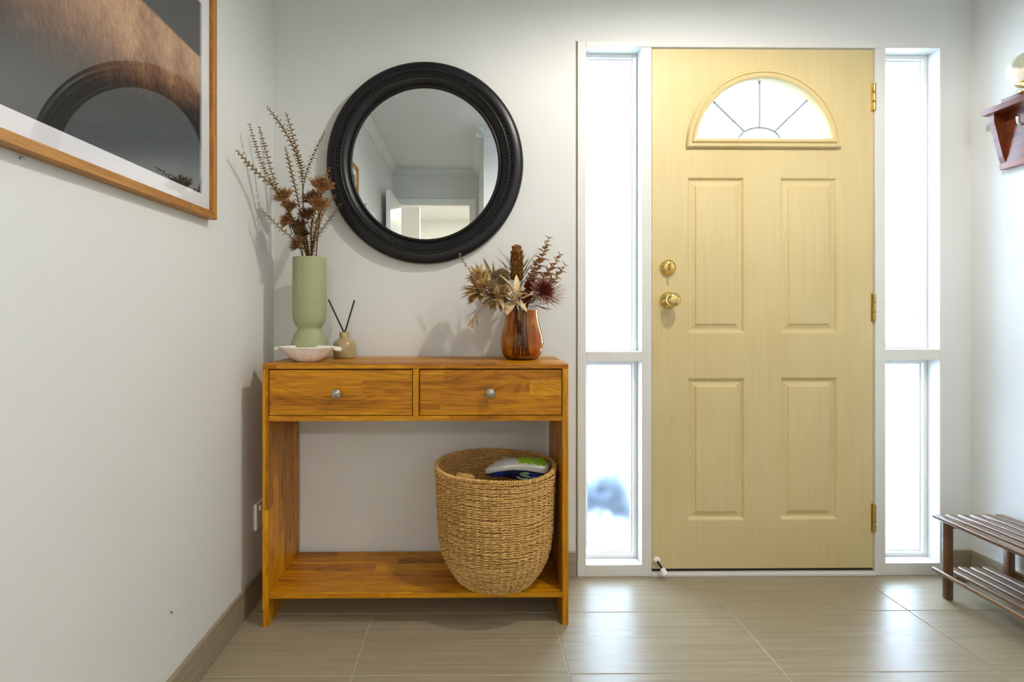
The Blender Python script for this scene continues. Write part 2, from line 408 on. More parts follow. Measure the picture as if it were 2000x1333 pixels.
# hall beyond the inner doorway
bm = bmesh.new()
box(bm, -1.4, -1.3, -7, YF - .1, 0, ZC); box(bm, 1.5, 1.6, -7, YF - .1, 0, ZC); box(bm, -1.4, 1.6, -7.1, -7, 0, ZC)
box(bm, -1.3, XL - .1, YF - .12, YF - .1, 0, ZC); box(bm, XP, 1.5, YF - .12, YF - .1, 0, ZC)
struct('wall_hall', bm, M['wall'], 'bright walls of the lit hall seen through the inner doorway', 'wall')
struct('ceiling_hall', B(-1.4, 1.6, -7.1, YF - .1, ZC, ZC + .08), M['ceiling'], 'warm lit hall ceiling beyond the inner doorway', 'ceiling')
struct('floor_hall', B(-1.4, 1.6, -7.1, YF - .1, -.05, 0), M['grout'], 'floor of the hall beyond the inner doorway', 'floor')
bm = bmesh.new(); box(bm, -1.299, -.60, -4.7, -4.6, 0, ZC - .001)
struct('wall_nib', bm, M['wall'], 'short white wall return in the lit hall, seen in the mirror', 'wall')
# inner doorway architrave and open white door
bm = bmesh.new()
box(bm, -.769, -.735, YF, YF + .018, 0, 2.10, bev=.003); box(bm, .02, .085, YF, YF + .018, 0, 2.10, bev=.003); box(bm, -.735, .02, YF, YF + .018, 2.035, 2.10, bev=.003)
box(bm, -.74, -.725, YF - .1, YF + .01, 0, 2.04); box(bm, .02, .06, YF - .1, YF + .01, 0, 2.04); box(bm, -.725, .02, YF - .1, YF + .01, 2.03, 2.045)
struct('trim_8', bm, M['white'], 'white architrave around the inner doorway, seen in the mirror', 'trim')
d2 = struct('door_2', B(-.722, -.684, YF + .02, YF + .80, .01, 2.03, bev=.002), M['white'], 'open white inner door against the left wall, seen in the mirror', 'door')
bm = bmesh.new(); lathe(bm, [(0, -.045), (.022, -.04), (.026, -.025), (.012, -.012), (.026, -.006), (.026, 0), (0, 0)], (-.684, YF + .73, 1.0), 20, axis='X')
for v in bm.verts: v.co.x = -.684 + abs(v.co.x + .684)
obj('door_knob', bm, M['steel'], d2, 40)

# ------------------------------------------------------------------ floor tiles and skirting tiles
fl = struct('floor', B(XL - .1, XR + .1, YF - .1, .14, -.06, -.0014), M['grout'], 'grey-brown streaked tile floor with pale grout lines', 'floor')
TX, TY, GX, GY, G = .6145, .3035, .276, -.2425, .0034
tm = {}
nx0 = int(math.floor((XL - GX) / TX)); ny0 = int(math.floor((YF - GY) / TY)) - 1
for ix in range(nx0, 5):
    for iy in range(ny0, 2):
        x0, x1 = max(GX + ix * TX + G / 2, XL + .001), min(GX + (ix + 1) * TX - G / 2, XR - .001)
        y0, y1 = max(GY + iy * TY + G / 2, YF - .1), min(GY + (iy + 1) * TY - G / 2, -.001)
        if y1 < YP - .05: x1 = min(x1, XP - .001)
        if x1 - x0 < .01 or y1 - y0 < .01: continue
        key = (round(x1 - x0, 4), round(y1 - y0, 4))
        if key not in tm:
            t_ = obj('tile', B(0, key[0], 0, key[1], -.008, 0, bev=.0007, seg=1), M['tile'], None); tm[key] = t_.data
        else:
            t_ = bpy.data.objects.new('tile', tm[key]); C.objects.link(t_)
        t_.parent = fl; t_.location = (x0, y0, 0)
SK = .100
def skirting(name, label, pieces, mat, axis, wallc, sign):
    lo, hi = pieces[0][0], pieces[-1][1]
    t0, t1 = (wallc, wallc + sign * .007); t2 = wallc + sign * .011
    bm = bmesh.new()
    a, b = min(t0, t1), max(t0, t1)
    if axis == 'x': box(bm, lo, hi, a, b, .001, SK - .002)
    else: box(bm, a, b, lo, hi, .001, SK - .002)
    root = struct(name, bm, M['grout'], label, 'skirting')
    a, b = min(t0, t2), max(t0, t2)
    for p, q in pieces:
        bm = bmesh.new()
        if axis == 'x': box(bm, p + .0012, q - .0012, a, b, .001, SK, bev=.0012, seg=1)
        else: box(bm, a, b, p + .0012, q - .0012, .001, SK, bev=.0012, seg=1)
        obj('tile', bm, mat, root)
skirting('baseboard_left', 'grey tile skirting along the foot of the left wall', [(-2.97, -2.362), (-2.36, -1.752), (-1.75, -1.15), (-1.15, -.5415), (-.5415, -.0115)], M['tile_y'], 'y', XL, 1)
skirting('baseboard_back', 'grey tile skirting between the console table and the door frame', [(XL, -.34), (-.34, .276), (.276, .404)], M['tile_x'], 'x', 0, -1)
skirting('baseboard_corner', 'short grey tile skirting in the right corner behind the shoe rack', [(1.853, XR)], M['tile_x'], 'x', 0, -1)
skirting('baseboard_right', 'grey tile skirting along the right wall behind the shoe rack', [(-2.12, -1.46), (-1.46, -.85), (-.85, -.24), (-.24, -.0115)], M['tile_y'], 'y', XR, -1)

# ------------------------------------------------------------------ front door unit
bm = bmesh.new()
FY0, FY1 = -.004, .12
box(bm, .411, .4435, FY0, FY1, 0, 2.089, bev=.002); box(bm, .662, .7005, FY0, FY1, 0, 2.066, bev=.002)
box(bm, 1.579, 1.6195, FY0, FY1, 0, 2.066, bev=.002); box(bm, 1.834, 1.851, FY0, FY1, 0, 2.089, bev=.002)
box(bm, .4435, 1.834, FY0, FY1, 2.067, 2.089, bev=.002)
box(bm, .4435, .662, FY0, FY1, 0, .046, bev=.002); box(bm, 1.6195, 1.834, FY0, FY1, 0, .048, bev=.002)
box(bm, .4435, .662, FY0, FY1, .8395, .878, bev=.002); box(bm, 1.6195, 1.834, FY0, FY1, .8435, .886, bev=.002)
struct('trim_9', bm, M['trim'], 'off-white timber frame around the front door and its sidelights', 'door frame')
struct('trim_10', B(.404, .411, .004, .12, 0, 2.09), M['gap'], 'grey strip coloured as the shaded gap between the wall and the left edge of the door frame', 'gap')  # filler strip; the shade of the gap is put into its colour
struct('trim_14', B(.7005, 1.579, .010, .13, 0, .0265), M['shade_and_stem'], 'near-black strip added as the shade under the bottom edge of the yellow door', 'gap')  # solid block added against a light leak, its near-black colour standing for shade
struct('trim_11', B(.7005, 1.579, -.010, .11, 0, .014, bev=.003), M['trim'], 'white worn threshold strip under the yellow door', 'threshold')
def sidelight(name, label, x0, x1, zs):
    root = tag(thing(name, label, 'window', ((x0 + x1) / 2, .06, zs[0][0])), None, None, None, 'structure')
    for (z0, z1) in zs:
        bm = bmesh.new(); w = .016
        for a in ((x0, x0 + w, z0, z1), (x1 - w, x1, z0, z1), (x0 + w, x1 - w, z0, z0 + w), (x0 + w, x1 - w, z1 - w, z1)):
            box(bm, a[0], a[1], .052, .10, a[2], a[3], bev=.002)
        sash = obj('sash', bm, M['white'], root)
        bm = bmesh.new()
        for a in ((x0 + w, x0 + w + .006, z0 + w, z1 - w), (x1 - w - .006, x1 - w, z0 + w, z1 - w), (x0 + w + .006, x1 - w - .006, z0 + w, z0 + w + .006), (x0 + w + .006, x1 - w - .006, z1 - w - .006, z1 - w)):
            box(bm, a[0], a[1], .066, .073, a[2], a[3])
        obj('glazing_bead', bm, M['white'], sash)
        obj('pane', B(x0 + w, x1 - w, .075, .081, z0 + w, z1 - w), M['frost'], root)
sidelight('window_1', 'narrow frosted sidelight window left of the yellow door', .4435, .662, [(.046, .8395), (.878, 2.067)])
sidelight('window_2', 'narrow frosted sidelight window right of the yellow door', 1.6195, 1.834, [(.048, .8435), (.886, 2.067)])

# the leaf: slab with four sunk panel openings and an arched light
DX0, DX1, DZ0, DZ1, DY = .7045, 1.5755, .027, 2.063, .004
ACX, AZ, ARX, ARZ = 1.140, 1.674, .303, .306
def arch_loop(o, y, n=36):
    rx, rz = ARX - o, ARZ - o; t0 = math.asin(min(1, o / rz))
    pts = [(ACX + rx * cos(t0 + (pi - 2 * t0) * i / n), y, AZ + rz * sin(t0 + (pi - 2 * t0) * i / n)) for i in range(n + 1)]
    return pts
def rect_loop(x0, x1, z0, z1, y, o=0):
    return [(x0 + o, y, z0 + o), (x1 - o, y, z0 + o), (x1 - o, y, z1 - o), (x0 + o, y, z1 - o)]
PAN = [(.843, 1.070, .950, 1.561), (1.209, 1.436, .950, 1.561), (.843, 1.070, .215, .774), (1.209, 1.436, .217, .776)]
bm = bmesh.new(); V = lambda lp: [bm.verts.new(p) for p in lp]
of, ob_ = V(rect_loop(DX0, DX1, DZ0, DZ1, DY)), V(rect_loop(DX0, DX1, DZ0, DZ1, DY + .04))
hf, hb = V(arch_loop(.028, DY)), V(arch_loop(.028, DY + .04))
pf = [V(rect_loop(*p, DY)) for p in PAN]
loop_fill(bm, [of, hf] + pf); loop_fill(bm, [ob_, hb]); bridge(bm, of, ob_); bridge(bm, hf, hb)
door = obj('door_1', bm, M['door'], None); tag(door, 'pale yellow front door with four raised panels and an arched glass light', 'door', None, 'structure')
for p in PAN:
    bm = bmesh.new()
    prof = [(0, 0), (.004, .0015), (.010, .0095), (.017, .0105), (.021, .0095), (.032, .0055), (.036, .0015), (.040, .001)]
    ls = [V(rect_loop(*p, DY + y, o)) for o, y in prof]
    for a, b in zip(ls, ls[1:]): bridge(bm, a, b)
    bm.faces.new(ls[-1])
    back = V(rect_loop(*p, DY + .03)); bridge(bm, ls[0], back); bm.faces.new(back)
    obj('panel', bm, M['door'], door, 14)
bm = bmesh.new()
prof = [(-.002, 0), (0, -.010), (.005, -.016), (.011, -.016), (.014, -.011), (.018, -.011), (.022, -.019), (.030, -.019), (.036, -.012), (.036, .034), (-.002, .034)]
ls = [V(arch_loop(max(o, 0.0) if o >= 0 else 0, DY + y)) for o, y in prof[1:-1]]
for a, b in zip(ls, ls[1:]): bridge(bm, a, b)
bridge(bm, ls[0], ls[-1])
obj('arch_moulding', bm, M['door'], door, 50)
# panes of the fanlight and the came between them
AB = AZ + .036; RX, RZ = ARX - .036, ARZ - .036
def fan_pt(t, f):  # t = angle, f = 0 at the little centre arch, 1 at the rim
    a, b = .083 + (RX - .083) * f, .052 + (RZ - .036 - .052) * f
    return (ACX - .004 + a * cos(t), AB + b * sin(t))
cuts = [0, pi * .245, pi * .5, pi * .755, pi]
def pane(poly):
    bm = bmesh.new(); prism_y(bm, poly, DY + .018, DY + .023); obj('pane', bm, M['frost'], door)
for a, b in zip(cuts, cuts[1:]):
    ts = [a + (b - a) * i / 10 for i in range(11)]
    pane([fan_pt(t, 1.03) for t in ts] + [fan_pt(t, 0) for t in ts[::-1]])
pane([fan_pt(pi * i / 16, 0) for i in range(17)])
for t in cuts[1:-1]:
    bm = bmesh.new(); p, q = fan_pt(t, 0), fan_pt(t, 1.0)
    tube(bm, [(p[0], DY + .017, p[1]), (q[0], DY + .017, q[1])], .0045, seg=8); obj('came', bm, M['lead'], door, 60)
bm = bmesh.new(); tube(bm, [(fan_pt(pi * i / 20, 0)[0], DY + .017, fan_pt(pi * i / 20, 0)[1]) for i in range(21)], .0045, seg=8)
obj('came', bm, M['lead'], door, 60)
# deadbolt, knob, hinges, latch plates, stop
bm = bmesh.new(); lathe(bm, [(0, 0), (.031, 0), (.031, .006), (.027, .013), (.0235, .015), (.0225, .012), (.0215, .012), (.020, .0165), (.012, .019), (0, .019)], (.766, DY, 1.207), 32, axis='Y')
db = obj('deadbolt', bm, M['brass'], door, 35)
bm = bmesh.new(); lathe(bm, [(0, .017), (.0075, .017), (.0075, .030), (0, .031)], (.766, DY, 1.207), 16, axis='Y')
box(bm, .7615, .7705, DY - .044, DY - .026, 1.191, 1.223, bev=.003); obj('thumb_turn', bm, M['brass'], db, 35)
bm = bmesh.new(); lathe(bm, [(0, 0), (.033, 0), (.033, .004), (.028, .010), (.017, .014), (.014, .018), (.013, .026), (.017, .031), (.025, .037), (.0285, .046), (.0275, .055), (.021, .063), (.012, .066), (0, .0665)], (.768, DY, 1.079), 36, axis='Y')
obj('door_knob', bm, M['brass'], door, 50)
for z in (1.207, 1.077):
    obj('latch_plate', B(.7012, .7044, DY + .003, DY + .03, z - .026, z + .026), M['agedbrass'], door)
for z in (1.876, 1.050, .225):
    bm = bmesh.new(); h = obj('hinge', B(1.5672, 1.5752, DY - .0025, DY + .001, z - .055, z + .055), M['agedbrass'], door)
    for s in (-1, 0, 1):
        bm2 = bmesh.new(); lathe(bm2, [(0, -.0165), (.0058, -.0165), (.0062, -.015), (.0062, .015), (.0058, .0165), (0, .0165)], (1.5765, DY - .006, z + s * .0365), 12); obj('knuckle', bm2, M['agedbrass'], h, 40)
    bm.free()
bm = bmesh.new(); lathe(bm, [(0, 0), (.013, 0), (.014, .003), (.012, .008), (.006, .011), (0, .012)], (.722, DY, .062), 18, axis='Y')
ds = obj('door_stop', bm, M['rubber'], door, 50)
bm = bmesh.new(); tube(bm, [(.722, DY - .008, .060), (.734, DY - .035, .040)], .0048, seg=10); obj('stop_stem', bm, M['shade_and_stem'], ds, 60)
bm = bmesh.new(); tube(bm, [(.734, DY - .033, .041), (.736, DY - .039, .037), (.739, DY - .05, .0275), (.740, DY - .052, .026)], .0105, .0095, seg=14); obj('stop_tip', bm, M['rubber'], ds, 60)

# outside, behind the frosted panes
struct('floor_porch', B(-2.5, 5, .14, 4.5, -.14, -.06), M['paving'], 'pale porch paving outside, blurred through the sidelights', 'paving')
struct('trim_12', B(.40, .70, .14, .26, -.06, .075, bev=.004), M['white'], 'white outer sill below the left sidelight', 'sill')
struct('trim_13', B(1.58, 1.86, .14, .26, -.06, .075, bev=.004), M['white'], 'white outer sill below the right sidelight', 'sill')
sh = thing('shrub', 'small blue-green shrub blurred through the lower left sidelight', 'shrub', (.62, .44, -.06))
bm = bmesh.new(); tube(bm, [(.62, .44, -.06), (.62, .44, .12)], .012, seg=8); obj('trunk', bm, M['stem'], sh, 60)
bm = bmesh.new()
for i in range(420):
    th, ph = random.uniform(0, 2 * pi), random.uniform(-.5, 1.4)
    d = Vector((cos(th) * cos(ph) * 1.7, sin(th) * cos(ph) * .6, sin(ph) * 1.5)); leaf(bm, Vector((.62, .44, .10)) + d * random.uniform(.02, .105), d + Vector((random.uniform(-.5, .5), random.uniform(-.5, .5), .3)), .06, .04, .2, 3)
tag(obj('foliage', bm, M['leafblue'], sh, 60), kind='stuff')

# ------------------------------------------------------------------ console table
X0, X1, Yf, Yb, ZT = -.686, .317, -.316, -.018, .861
ct = thing('console_table', 'honey-stained wooden console table with two drawers and a low shelf', 'console table', ((X0 + X1) / 2, Yf / 2, 0))
obj('top', B(X0, X1, Yf, Yb, ZT - .0165, ZT, bev=.0012), M['honey_x'], ct)
for xa, xb in ((X0, X0 + .020), (X1 - .020, X1)):
    obj('side_panel', B(xa, xb, Yf, Yb, 0, ZT - .0168, bev=.0012), M['honey_z'], ct)
xi0, xi1 = X0 + .0203, X1 - .0203
obj('rail', B(xi0, xi1, Yf + .0005, Yb, .673, .690, bev=.001), M['honey_x'], ct)
obj('divider', B(-.1945, -.1735, Yf + .0005, Yb, .6903, ZT - .0168, bev=.001), M['honey_z'], ct)
obj('shelf', B(xi0, xi1, Yf + .001, Yb, .0915, .109, bev=.001), M['honey_x'], ct)
obj('back_rail', B(xi0, xi1, Yb - .02, Yb, .045, .0912, bev=.001), M['honey_x'], ct)
obj('back_panel', B(xi0, xi1, Yb - .006, Yb, .6903, ZT - .0168), M['honey_x'], ct)
for x in (-.523, .262):
    bm = bmesh.new(); tube(bm, [(x, Yf + .05, .0914), (x, Yf + .05, .072)], .0055, seg=10); obj('peg', bm, M['honey_z'], ct, 60)
for xa, xb, kx, kz in ((xi0 + .0025, -.197, -.439, .766), (-.171, xi1 - .0025, .059, .767)):
    dr = bmesh.new(); box(dr, xa, xb, Yf + .001, Yf + .019, .6925, .8405, bev=.001)
    dr = obj('drawer', dr, M['honey_x'], ct)
    bm = bmesh.new()
    for q in ((xa + .006, xa + .016, Yf + .0192, Yb - .02), (xb - .016, xb - .006, Yf + .0192, Yb - .02), (xa + .016, xb - .016, Yb - .032, Yb - .02)):
        box(bm, q[0], q[1], q[2], q[3], .6945, .825)
    obj('drawer_box', bm, M['honey_x'], dr)
    bm = bmesh.new(); lathe(bm, [(0, 0), (.009, 0), (.0085, .003), (.0055, .006), (.0055, .012), (.009, .015), (.0155, .018), (.0165, .022), (.015, .026), (.011, .0275), (.0105, .0265), (.006, .0285), (0, .029)], (kx, Yf + .001, kz), 28, axis='Y')
    obj('knob', bm, M['pewter'], dr, 35)

# ------------------------------------------------------------------ round mirror
MC = (-.180, -.001, 1.604)
mr = thing('round_mirror', 'large round mirror in a black beaded frame above the console table', 'mirror', MC)
RXm, RZm = .377, .386
def ell_lathe(bm, prof, seg=128):
    rings = []
    for off, h in prof:
        rings.append([bm.verts.new((MC[0] + (RXm - off) * cos(2 * pi * i / seg), MC[1] - h, MC[2] + (RZm - off) * sin(2 * pi * i / seg))) for i in range(seg)])
    for a, b in zip(rings, rings[1:]): bridge(bm, a, b)
    return rings
bm = bmesh.new()
pr = [(.096, .004), (0, .0), (0, .018), (.002, .024), (.006, .028), (.014, .0315), (.026, .034), (.036, .0345), (.0385, .0335), (.0395, .029), (.050, .028), (.0515, .031), (.055, .0325), (.0585, .031), (.060, .027),
      (.066, .0255), (.073, .022), (.079, .0165), (.083, .0125), (.0845, .0135), (.087, .0165), (.0905, .0175), (.0935, .016), (.096, .012), (.096, .004)]
ell_lathe(bm, pr); bmesh.ops.remove_doubles(bm, verts=bm.verts, dist=1e-6)
obj('frame', bm, M['black'], mr, 50)
nb = 150; bv, bf = [], []
for i in range(nb):
    t = 2 * pi * i / nb; c = Vector((MC[0] + (RXm - .0447) * cos(t), MC[1] - .0285, MC[2] + (RZm - .0447) * sin(t)))
    b0 = len(bv); R_ = .0047
    for a in range(5):
        for q in range(8):
            ph = -pi / 2 + pi * a / 4
            bv.append(c + Vector((R_ * cos(ph) * cos(q * pi / 4), R_ * sin(ph), R_ * cos(ph) * sin(q * pi / 4))))
    for a in range(4):
        for q in range(8): bf.append((b0 + a * 8 + q, b0 + a * 8 + (q + 1) % 8, b0 + (a + 1) * 8 + (q + 1) % 8, b0 + (a + 1) * 8 + q))
raw('beading', bv, bf, M['black'], mr, kind='stuff')
bm = bmesh.new(); r_ = ell_lathe(bm, [(.0955, .0045), (.0955, .008)]); bm.faces.new(r_[0]); bm.faces.new(r_[1])
obj('mirror_glass', bm, M['mirror'], mr)
mr.rotation_euler = (radians(-1.0) * -1, 0, radians(.4))
mr.location.y -= .008

# ------------------------------------------------------------------ framed print on the left wall
ya, yb, za, zb = -1.52, -.507, 1.297, 1.95
pic = thing('framed_print', 'large oak-framed photograph of a golden grassy slope on the left wall', 'picture', (XL + .001, (ya + yb) / 2, za))
xw, xf, w = XL + .001, XL + .031, .0205
def rail(name, p, mat):
    bm = bmesh.new(); A = [bm.verts.new((xw, y, z)) for y, z in p]; Bq = [bm.verts.new((xf, y, z)) for y, z in p]
    bm.faces.new(A); bm.faces.new(Bq[::-1]); bridge(bm, A, Bq)
    bmesh.ops.bevel(bm, geom=[e for e in bm.edges], offset=.0008, segments=1, affect='EDGES'); obj(name, bm, mat, pic)
rail('frame_rail', [(ya, za), (yb, za), (yb - w, za + w), (ya + w, za + w)], M['oak'])
rail('frame_rail', [(ya, zb), (ya + w, zb - w), (yb - w, zb - w), (yb, zb)], M['oak'])
rail('frame_rail', [(yb, za), (yb, zb), (yb - w, zb - w), (yb - w, za + w)], M['oak_z'])
rail('frame_rail', [(ya, za), (ya + w, za + w), (ya + w, zb - w), (ya, zb)], M['oak_z'])
M['mat'] = plain('white_mount_board', (.80, .80, .83, 1), .8, var=.01)
bm = bmesh.new(); py0, py1, pz0, pz1 = ya + .062, yb - .062, za + .062, zb - .062
for q in ((ya + w, yb - w, za + w, pz0), (ya + w, yb - w, pz1, zb - w), (ya + w, py0, pz0, pz1), (py1, yb - w, pz0, pz1)):
    box(bm, XL + .012, XL + .0185, q[0], q[1], q[2], q[3])
obj('mount', bm, M['mat'], pic)
k = NT('photo_print'); k.set(Roughness=.75, Specular_IOR_Level=.2)
tc = k.n('ShaderNodeNewGeometry'); sp = k.n('ShaderNodeSeparateXYZ'); k.l(tc.outputs['Position'], sp.inputs[0])
Yc, Zc = sp.outputs[1], sp.outputs[2]
# height below the ridge line (ridge sinks towards the right edge) and grass texture that leans along the slope
rid = k.math('SUBTRACT', k.math('ADD', 1.738, k.math('MULTIPLY', k.math('ADD', Yc, .57), -.02)), Zc)
wob = k.noise(k.coord((1, 7, 7), 'Object'), 1.2, 3)
low = k.math('ADD', k.math('MULTIPLY', k.math('ADD', Yc, .57), .18), 1.612)      # lower edge of the lit grass
low = k.math('MULTIPLY_ADD', wob.outputs['Fac'], .10, k.math('SUBTRACT', low, .05))
gv = k.n('ShaderNodeCombineXYZ')
k.l(k.math('MULTIPLY', k.math('ADD', Yc, k.math('MULTIPLY', Zc, .35)), 210.0), gv.inputs[0]); k.l(k.math('MULTIPLY', Zc, 46.0), gv.inputs[1])
gr = k.noise(gv.outputs[0], 1.0, 6, .68, .4); gb = k.noise(k.coord((1, 11, 9), 'Object'), 1.0, 4)
gold = k.ramp(gr.outputs['Fac'], [(.25, srgb(104, 68, 46)), (.5, srgb(186, 142, 106)), (.75, srgb(244, 214, 178))])
gold = k.mix(.45, gold, k.ramp(gb.outputs['Fac'], [(.32, srgb(122, 86, 64)), (.68, srgb(226, 188, 150))]))
fade = k.n('ShaderNodeMapRange'); k.l(k.math('SUBTRACT', k.math('ADD', Zc, k.math('MULTIPLY', k.math('SUBTRACT', gr.outputs['Fac'], .5), .15)), low), fade.inputs[0])
fade.inputs[1].default_value = -.04; fade.inputs[2].default_value = .06
rust = k.n('ShaderNodeMapRange'); k.l(k.math('SUBTRACT', Zc, low), rust.inputs[0]); rust.inputs[1].default_value = -.02; rust.inputs[2].default_value = .10
gold = k.mix(rust.outputs[0], k.mix(.7, gold, srgb(118, 58, 26)), gold)
side = k.n('ShaderNodeMapRange'); k.l(k.math('ADD', Yc, k.math('MULTIPLY', k.math('SUBTRACT', wob.outputs['Fac'], .5), .35)), side.inputs[0])
side.inputs[1].default_value = -1.30; side.inputs[2].default_value = -.88; side.inputs[3].default_value = .12
body = k.mix(k.math('MULTIPLY', fade.outputs[0], side.outputs[0]), srgb(48, 47, 46), gold)
sky = k.n('ShaderNodeMapRange'); k.l(rid, sky.inputs[0]); sky.inputs[1].default_value = -.004; sky.inputs[2].default_value = .004
k.base(k.mix(sky.outputs[0], srgb(70, 70, 76), body)); M['photo'] = k.m
obj('photo', B(XL + .0115, XL + .0135, py0 - .004, py1 + .004, pz0 - .004, pz1 + .004), M['photo'], pic)
obj('glazing', B(XL + .0205, XL + .0225, ya + w, yb - w, za + w, zb - w), M['glazing'], pic)

# ------------------------------------------------------------------ wall outlet
ou = thing('wall_outlet', 'small white power outlet low on the left wall behind the console table', 'outlet', (XL, -.125, .258))
obj('plate', B(XL + .0005, XL + .011, -.183, -.068, .259, .352, bev=.003), M['white'], ou)
for y in (-.155, -.096):
    obj('switch', B(XL + .0108, XL + .016, y - .006, y + .006, .322, .340, bev=.0015), M['white'], ou)

# ------------------------------------------------------------------ sage green vase
VX, VY = -.590, -.130
sv = thing('vase', 'tall matte sage green vase with a waisted foot, left on the console table', 'vase', (VX, VY, ZT))
bm = bmesh.new()
lathe(bm, [(0, .0), (.056, 0), (.0605, .004), (.063, .018), (.0645, .035), (.0635, .055), (.059, .075), (.051, .093), (.0435, .104), (.0415, .110), (.0435, .116), (.051, .126), (.0565, .140), (.0592, .158), (.0598, .180), (.0592, .366), (.0580, .368), (.0565, .366), (.056, .17), (.05, .14), (0, .13)], (VX, VY, ZT), 64)
obj('vase_body', bm, M['sage'], sv, 50)
SPR = [
 [(-0.732, -0.4, 1.533), (-0.708, -0.311, 1.492), (-0.668, -0.245, 1.444), (-0.626, -0.186, 1.338), (-0.602, -0.13, 1.236)],
 [(-0.731, -0.31, 1.649), (-0.715, -0.251, 1.533), (-0.676, -0.207, 1.446), (-0.623, -0.167, 1.332), (-0.599, -0.13, 1.236)],
 [(-0.723, -0.25, 1.661), (-0.713, -0.21, 1.574), (-0.689, -0.181, 1.469), (-0.633, -0.155, 1.343), (-0.597, -0.13, 1.236)],
 [(-0.725, -0.18, 1.758), (-0.662, -0.166, 1.669), (-0.614, -0.156, 1.561), (-0.61, -0.147, 1.512), (-0.611, -0.138, 1.365), (-0.599, -0.13, 1.236)],
 [(-0.658, -0.18, 1.74), (-0.633, -0.166, 1.638), (-0.61, -0.156, 1.526), (-0.608, -0.147, 1.474), (-0.605, -0.138, 1.346), (-0.593, -0.13, 1.236)],
 [(-0.696, -0.08, 1.648), (-0.668, -0.096, 1.548), (-0.639, -0.109, 1.445), (-0.613, -0.12, 1.331), (-0.595, -0.13, 1.236)],
 [(-0.533, -0.14, 1.683), (-0.569, -0.137, 1.611), (-0.603, -0.135, 1.523), (-0.614, -0.133, 1.44), (-0.609, -0.132, 1.329), (-0.591, -0.13, 1.236)],
 [(-0.707, -0.26, 1.372), (-0.665, -0.217, 1.322), (-0.626, -0.185, 1.287), (-0.605, -0.157, 1.26), (-0.6, -0.13, 1.236)],
 [(-0.463, -0.32, 1.504), (-0.496, -0.28, 1.472), (-0.538, -0.22, 1.403), (-0.573, -0.165, 1.323), (-0.587, -0.13, 1.236)],
 [(-0.464, -0.17, 1.419), (-0.519, -0.157, 1.35), (-0.558, -0.147, 1.3), (-0.576, -0.138, 1.263), (-0.584, -0.13, 1.236)],
 [(-0.505, -0.09, 1.467), (-0.532, -0.103, 1.428), (-0.563, -0.113, 1.35), (-0.579, -0.122, 1.284), (-0.584, -0.13, 1.236)],
 [(-0.506, -0.19, 1.435), (-0.531, -0.17, 1.395), (-0.558, -0.156, 1.343), (-0.573, -0.142, 1.29), (-0.582, -0.13, 1.236)]]
SLAB = ['dried budded sprig reaching farthest left over the sage vase', 'tall dried sprig left of its twin, second from the left wall side', 'thin dried sprig just right of the second one, in the left fan',
        'tallest dried sprig, arching left at the top of the sage vase', 'upright dried sprig just right of the tallest one', 'short dried sprig below the tallest one, pointing up left',
        'dried sprig leaning right towards the mirror, bare lower stem', 'low dried sprig drooping left just above the rust flowers', 'dried sprig in front of the tallest rust flower, tip over the mirror frame',
        'low dried sprig leaning right across the mirror edge', 'short golden sprig between the rust flowers and the mirror frame', 'dense golden-olive sprig in front on the right of the sage vase']
GS = 'dried stems in the sage vase'
def nodes(bm, path, start, step, size, spread=1.0):
    """opposite pairs of tiny bud leaves, each pair turned a quarter from the one below"""
    L = 0; nxt = start; q = 0
    for a, b in zip(path, path[1:]):
        seg = (b - a).length
        while nxt < L + seg:
            p = a + (b - a) * ((nxt - L) / seg); d, u, v = frame_at(b - a)
            s = size * min(1.0, .45 + nxt / .12)
            for sg in (1, -1):
                w_ = (u if q % 2 == 0 else v) * sg
                leaf(bm, p, w_ * spread - d * .35, s * random.uniform(.85, 1.15), s * .62, -.15, 3, .0005)
            nxt += step * random.uniform(.9, 1.1); q += 1
        L += seg
for i, pts in enumerate(SPR):
    foot = (VX + random.uniform(-.03, .03), VY + random.uniform(-.03, .03), 1.03)
    t = thing('dried_sprig', SLAB[i], 'dried sprig', foot, GS)
    path = smooth_path(pts + [foot], 6)
    bm = bmesh.new(); tube(bm, path, .0008, .0018, 5); obj('stem', bm, M['stem'], t, 60)
    bm = bmesh.new(); cutn = {3: .30, 4: .27, 6: .20}.get(i)
    total = sum((a - b).length for a, b in zip(path, path[1:]))
    lim = cutn or (total - .22 if total > .45 else total * .55)
    pp = [path[0]]; acc = 0
    for a, b in zip(path, path[1:]):
        acc += (b - a).length
        if acc > lim: break
        pp.append(b)
    nodes(bm, pp, .003, .0068 if i == 11 else .0092, .0140 if i < 10 else .015)
    if i == 11: nodes(bm, pp, .006, .0068, .013)
    tag(obj('bud_leaves', bm, M['budgold'] if i in (10, 11) else M['bud'], t, 60), kind='stuff')
def head(name, c, d, r, mat, parent, n=70, wide=1.15, lw=.16, core=.5):
    """thistle-like flower head: overlapping pointed bracts round a core"""
    d, a, b = frame_at(d); c = Vector(c); bm = bmesh.new()
    for i in range(n):
        f = (i + .5) / n; ang = i * 2.39996; th = wide * sqrt(f)
        q = d * cos(th) + (a * cos(ang) + b * sin(ang)) * sin(th)
        leaf(bm, c - d * r * .75 + q * r * .25, q + Vector((random.uniform(-.12, .12), random.uniform(-.12, .12), random.uniform(-.12, .12))), r * random.uniform(1.0, 1.6), r * lw * random.uniform(.7, 1.3), random.uniform(-.1, .2), 3, .0005)
    bmesh.ops.create_icosphere(bm, subdivisions=2, radius=r * core, matrix=Matrix.Translation(c - d * r * .55))
    return tag(obj(name, bm, mat, parent, 50), kind='stuff')
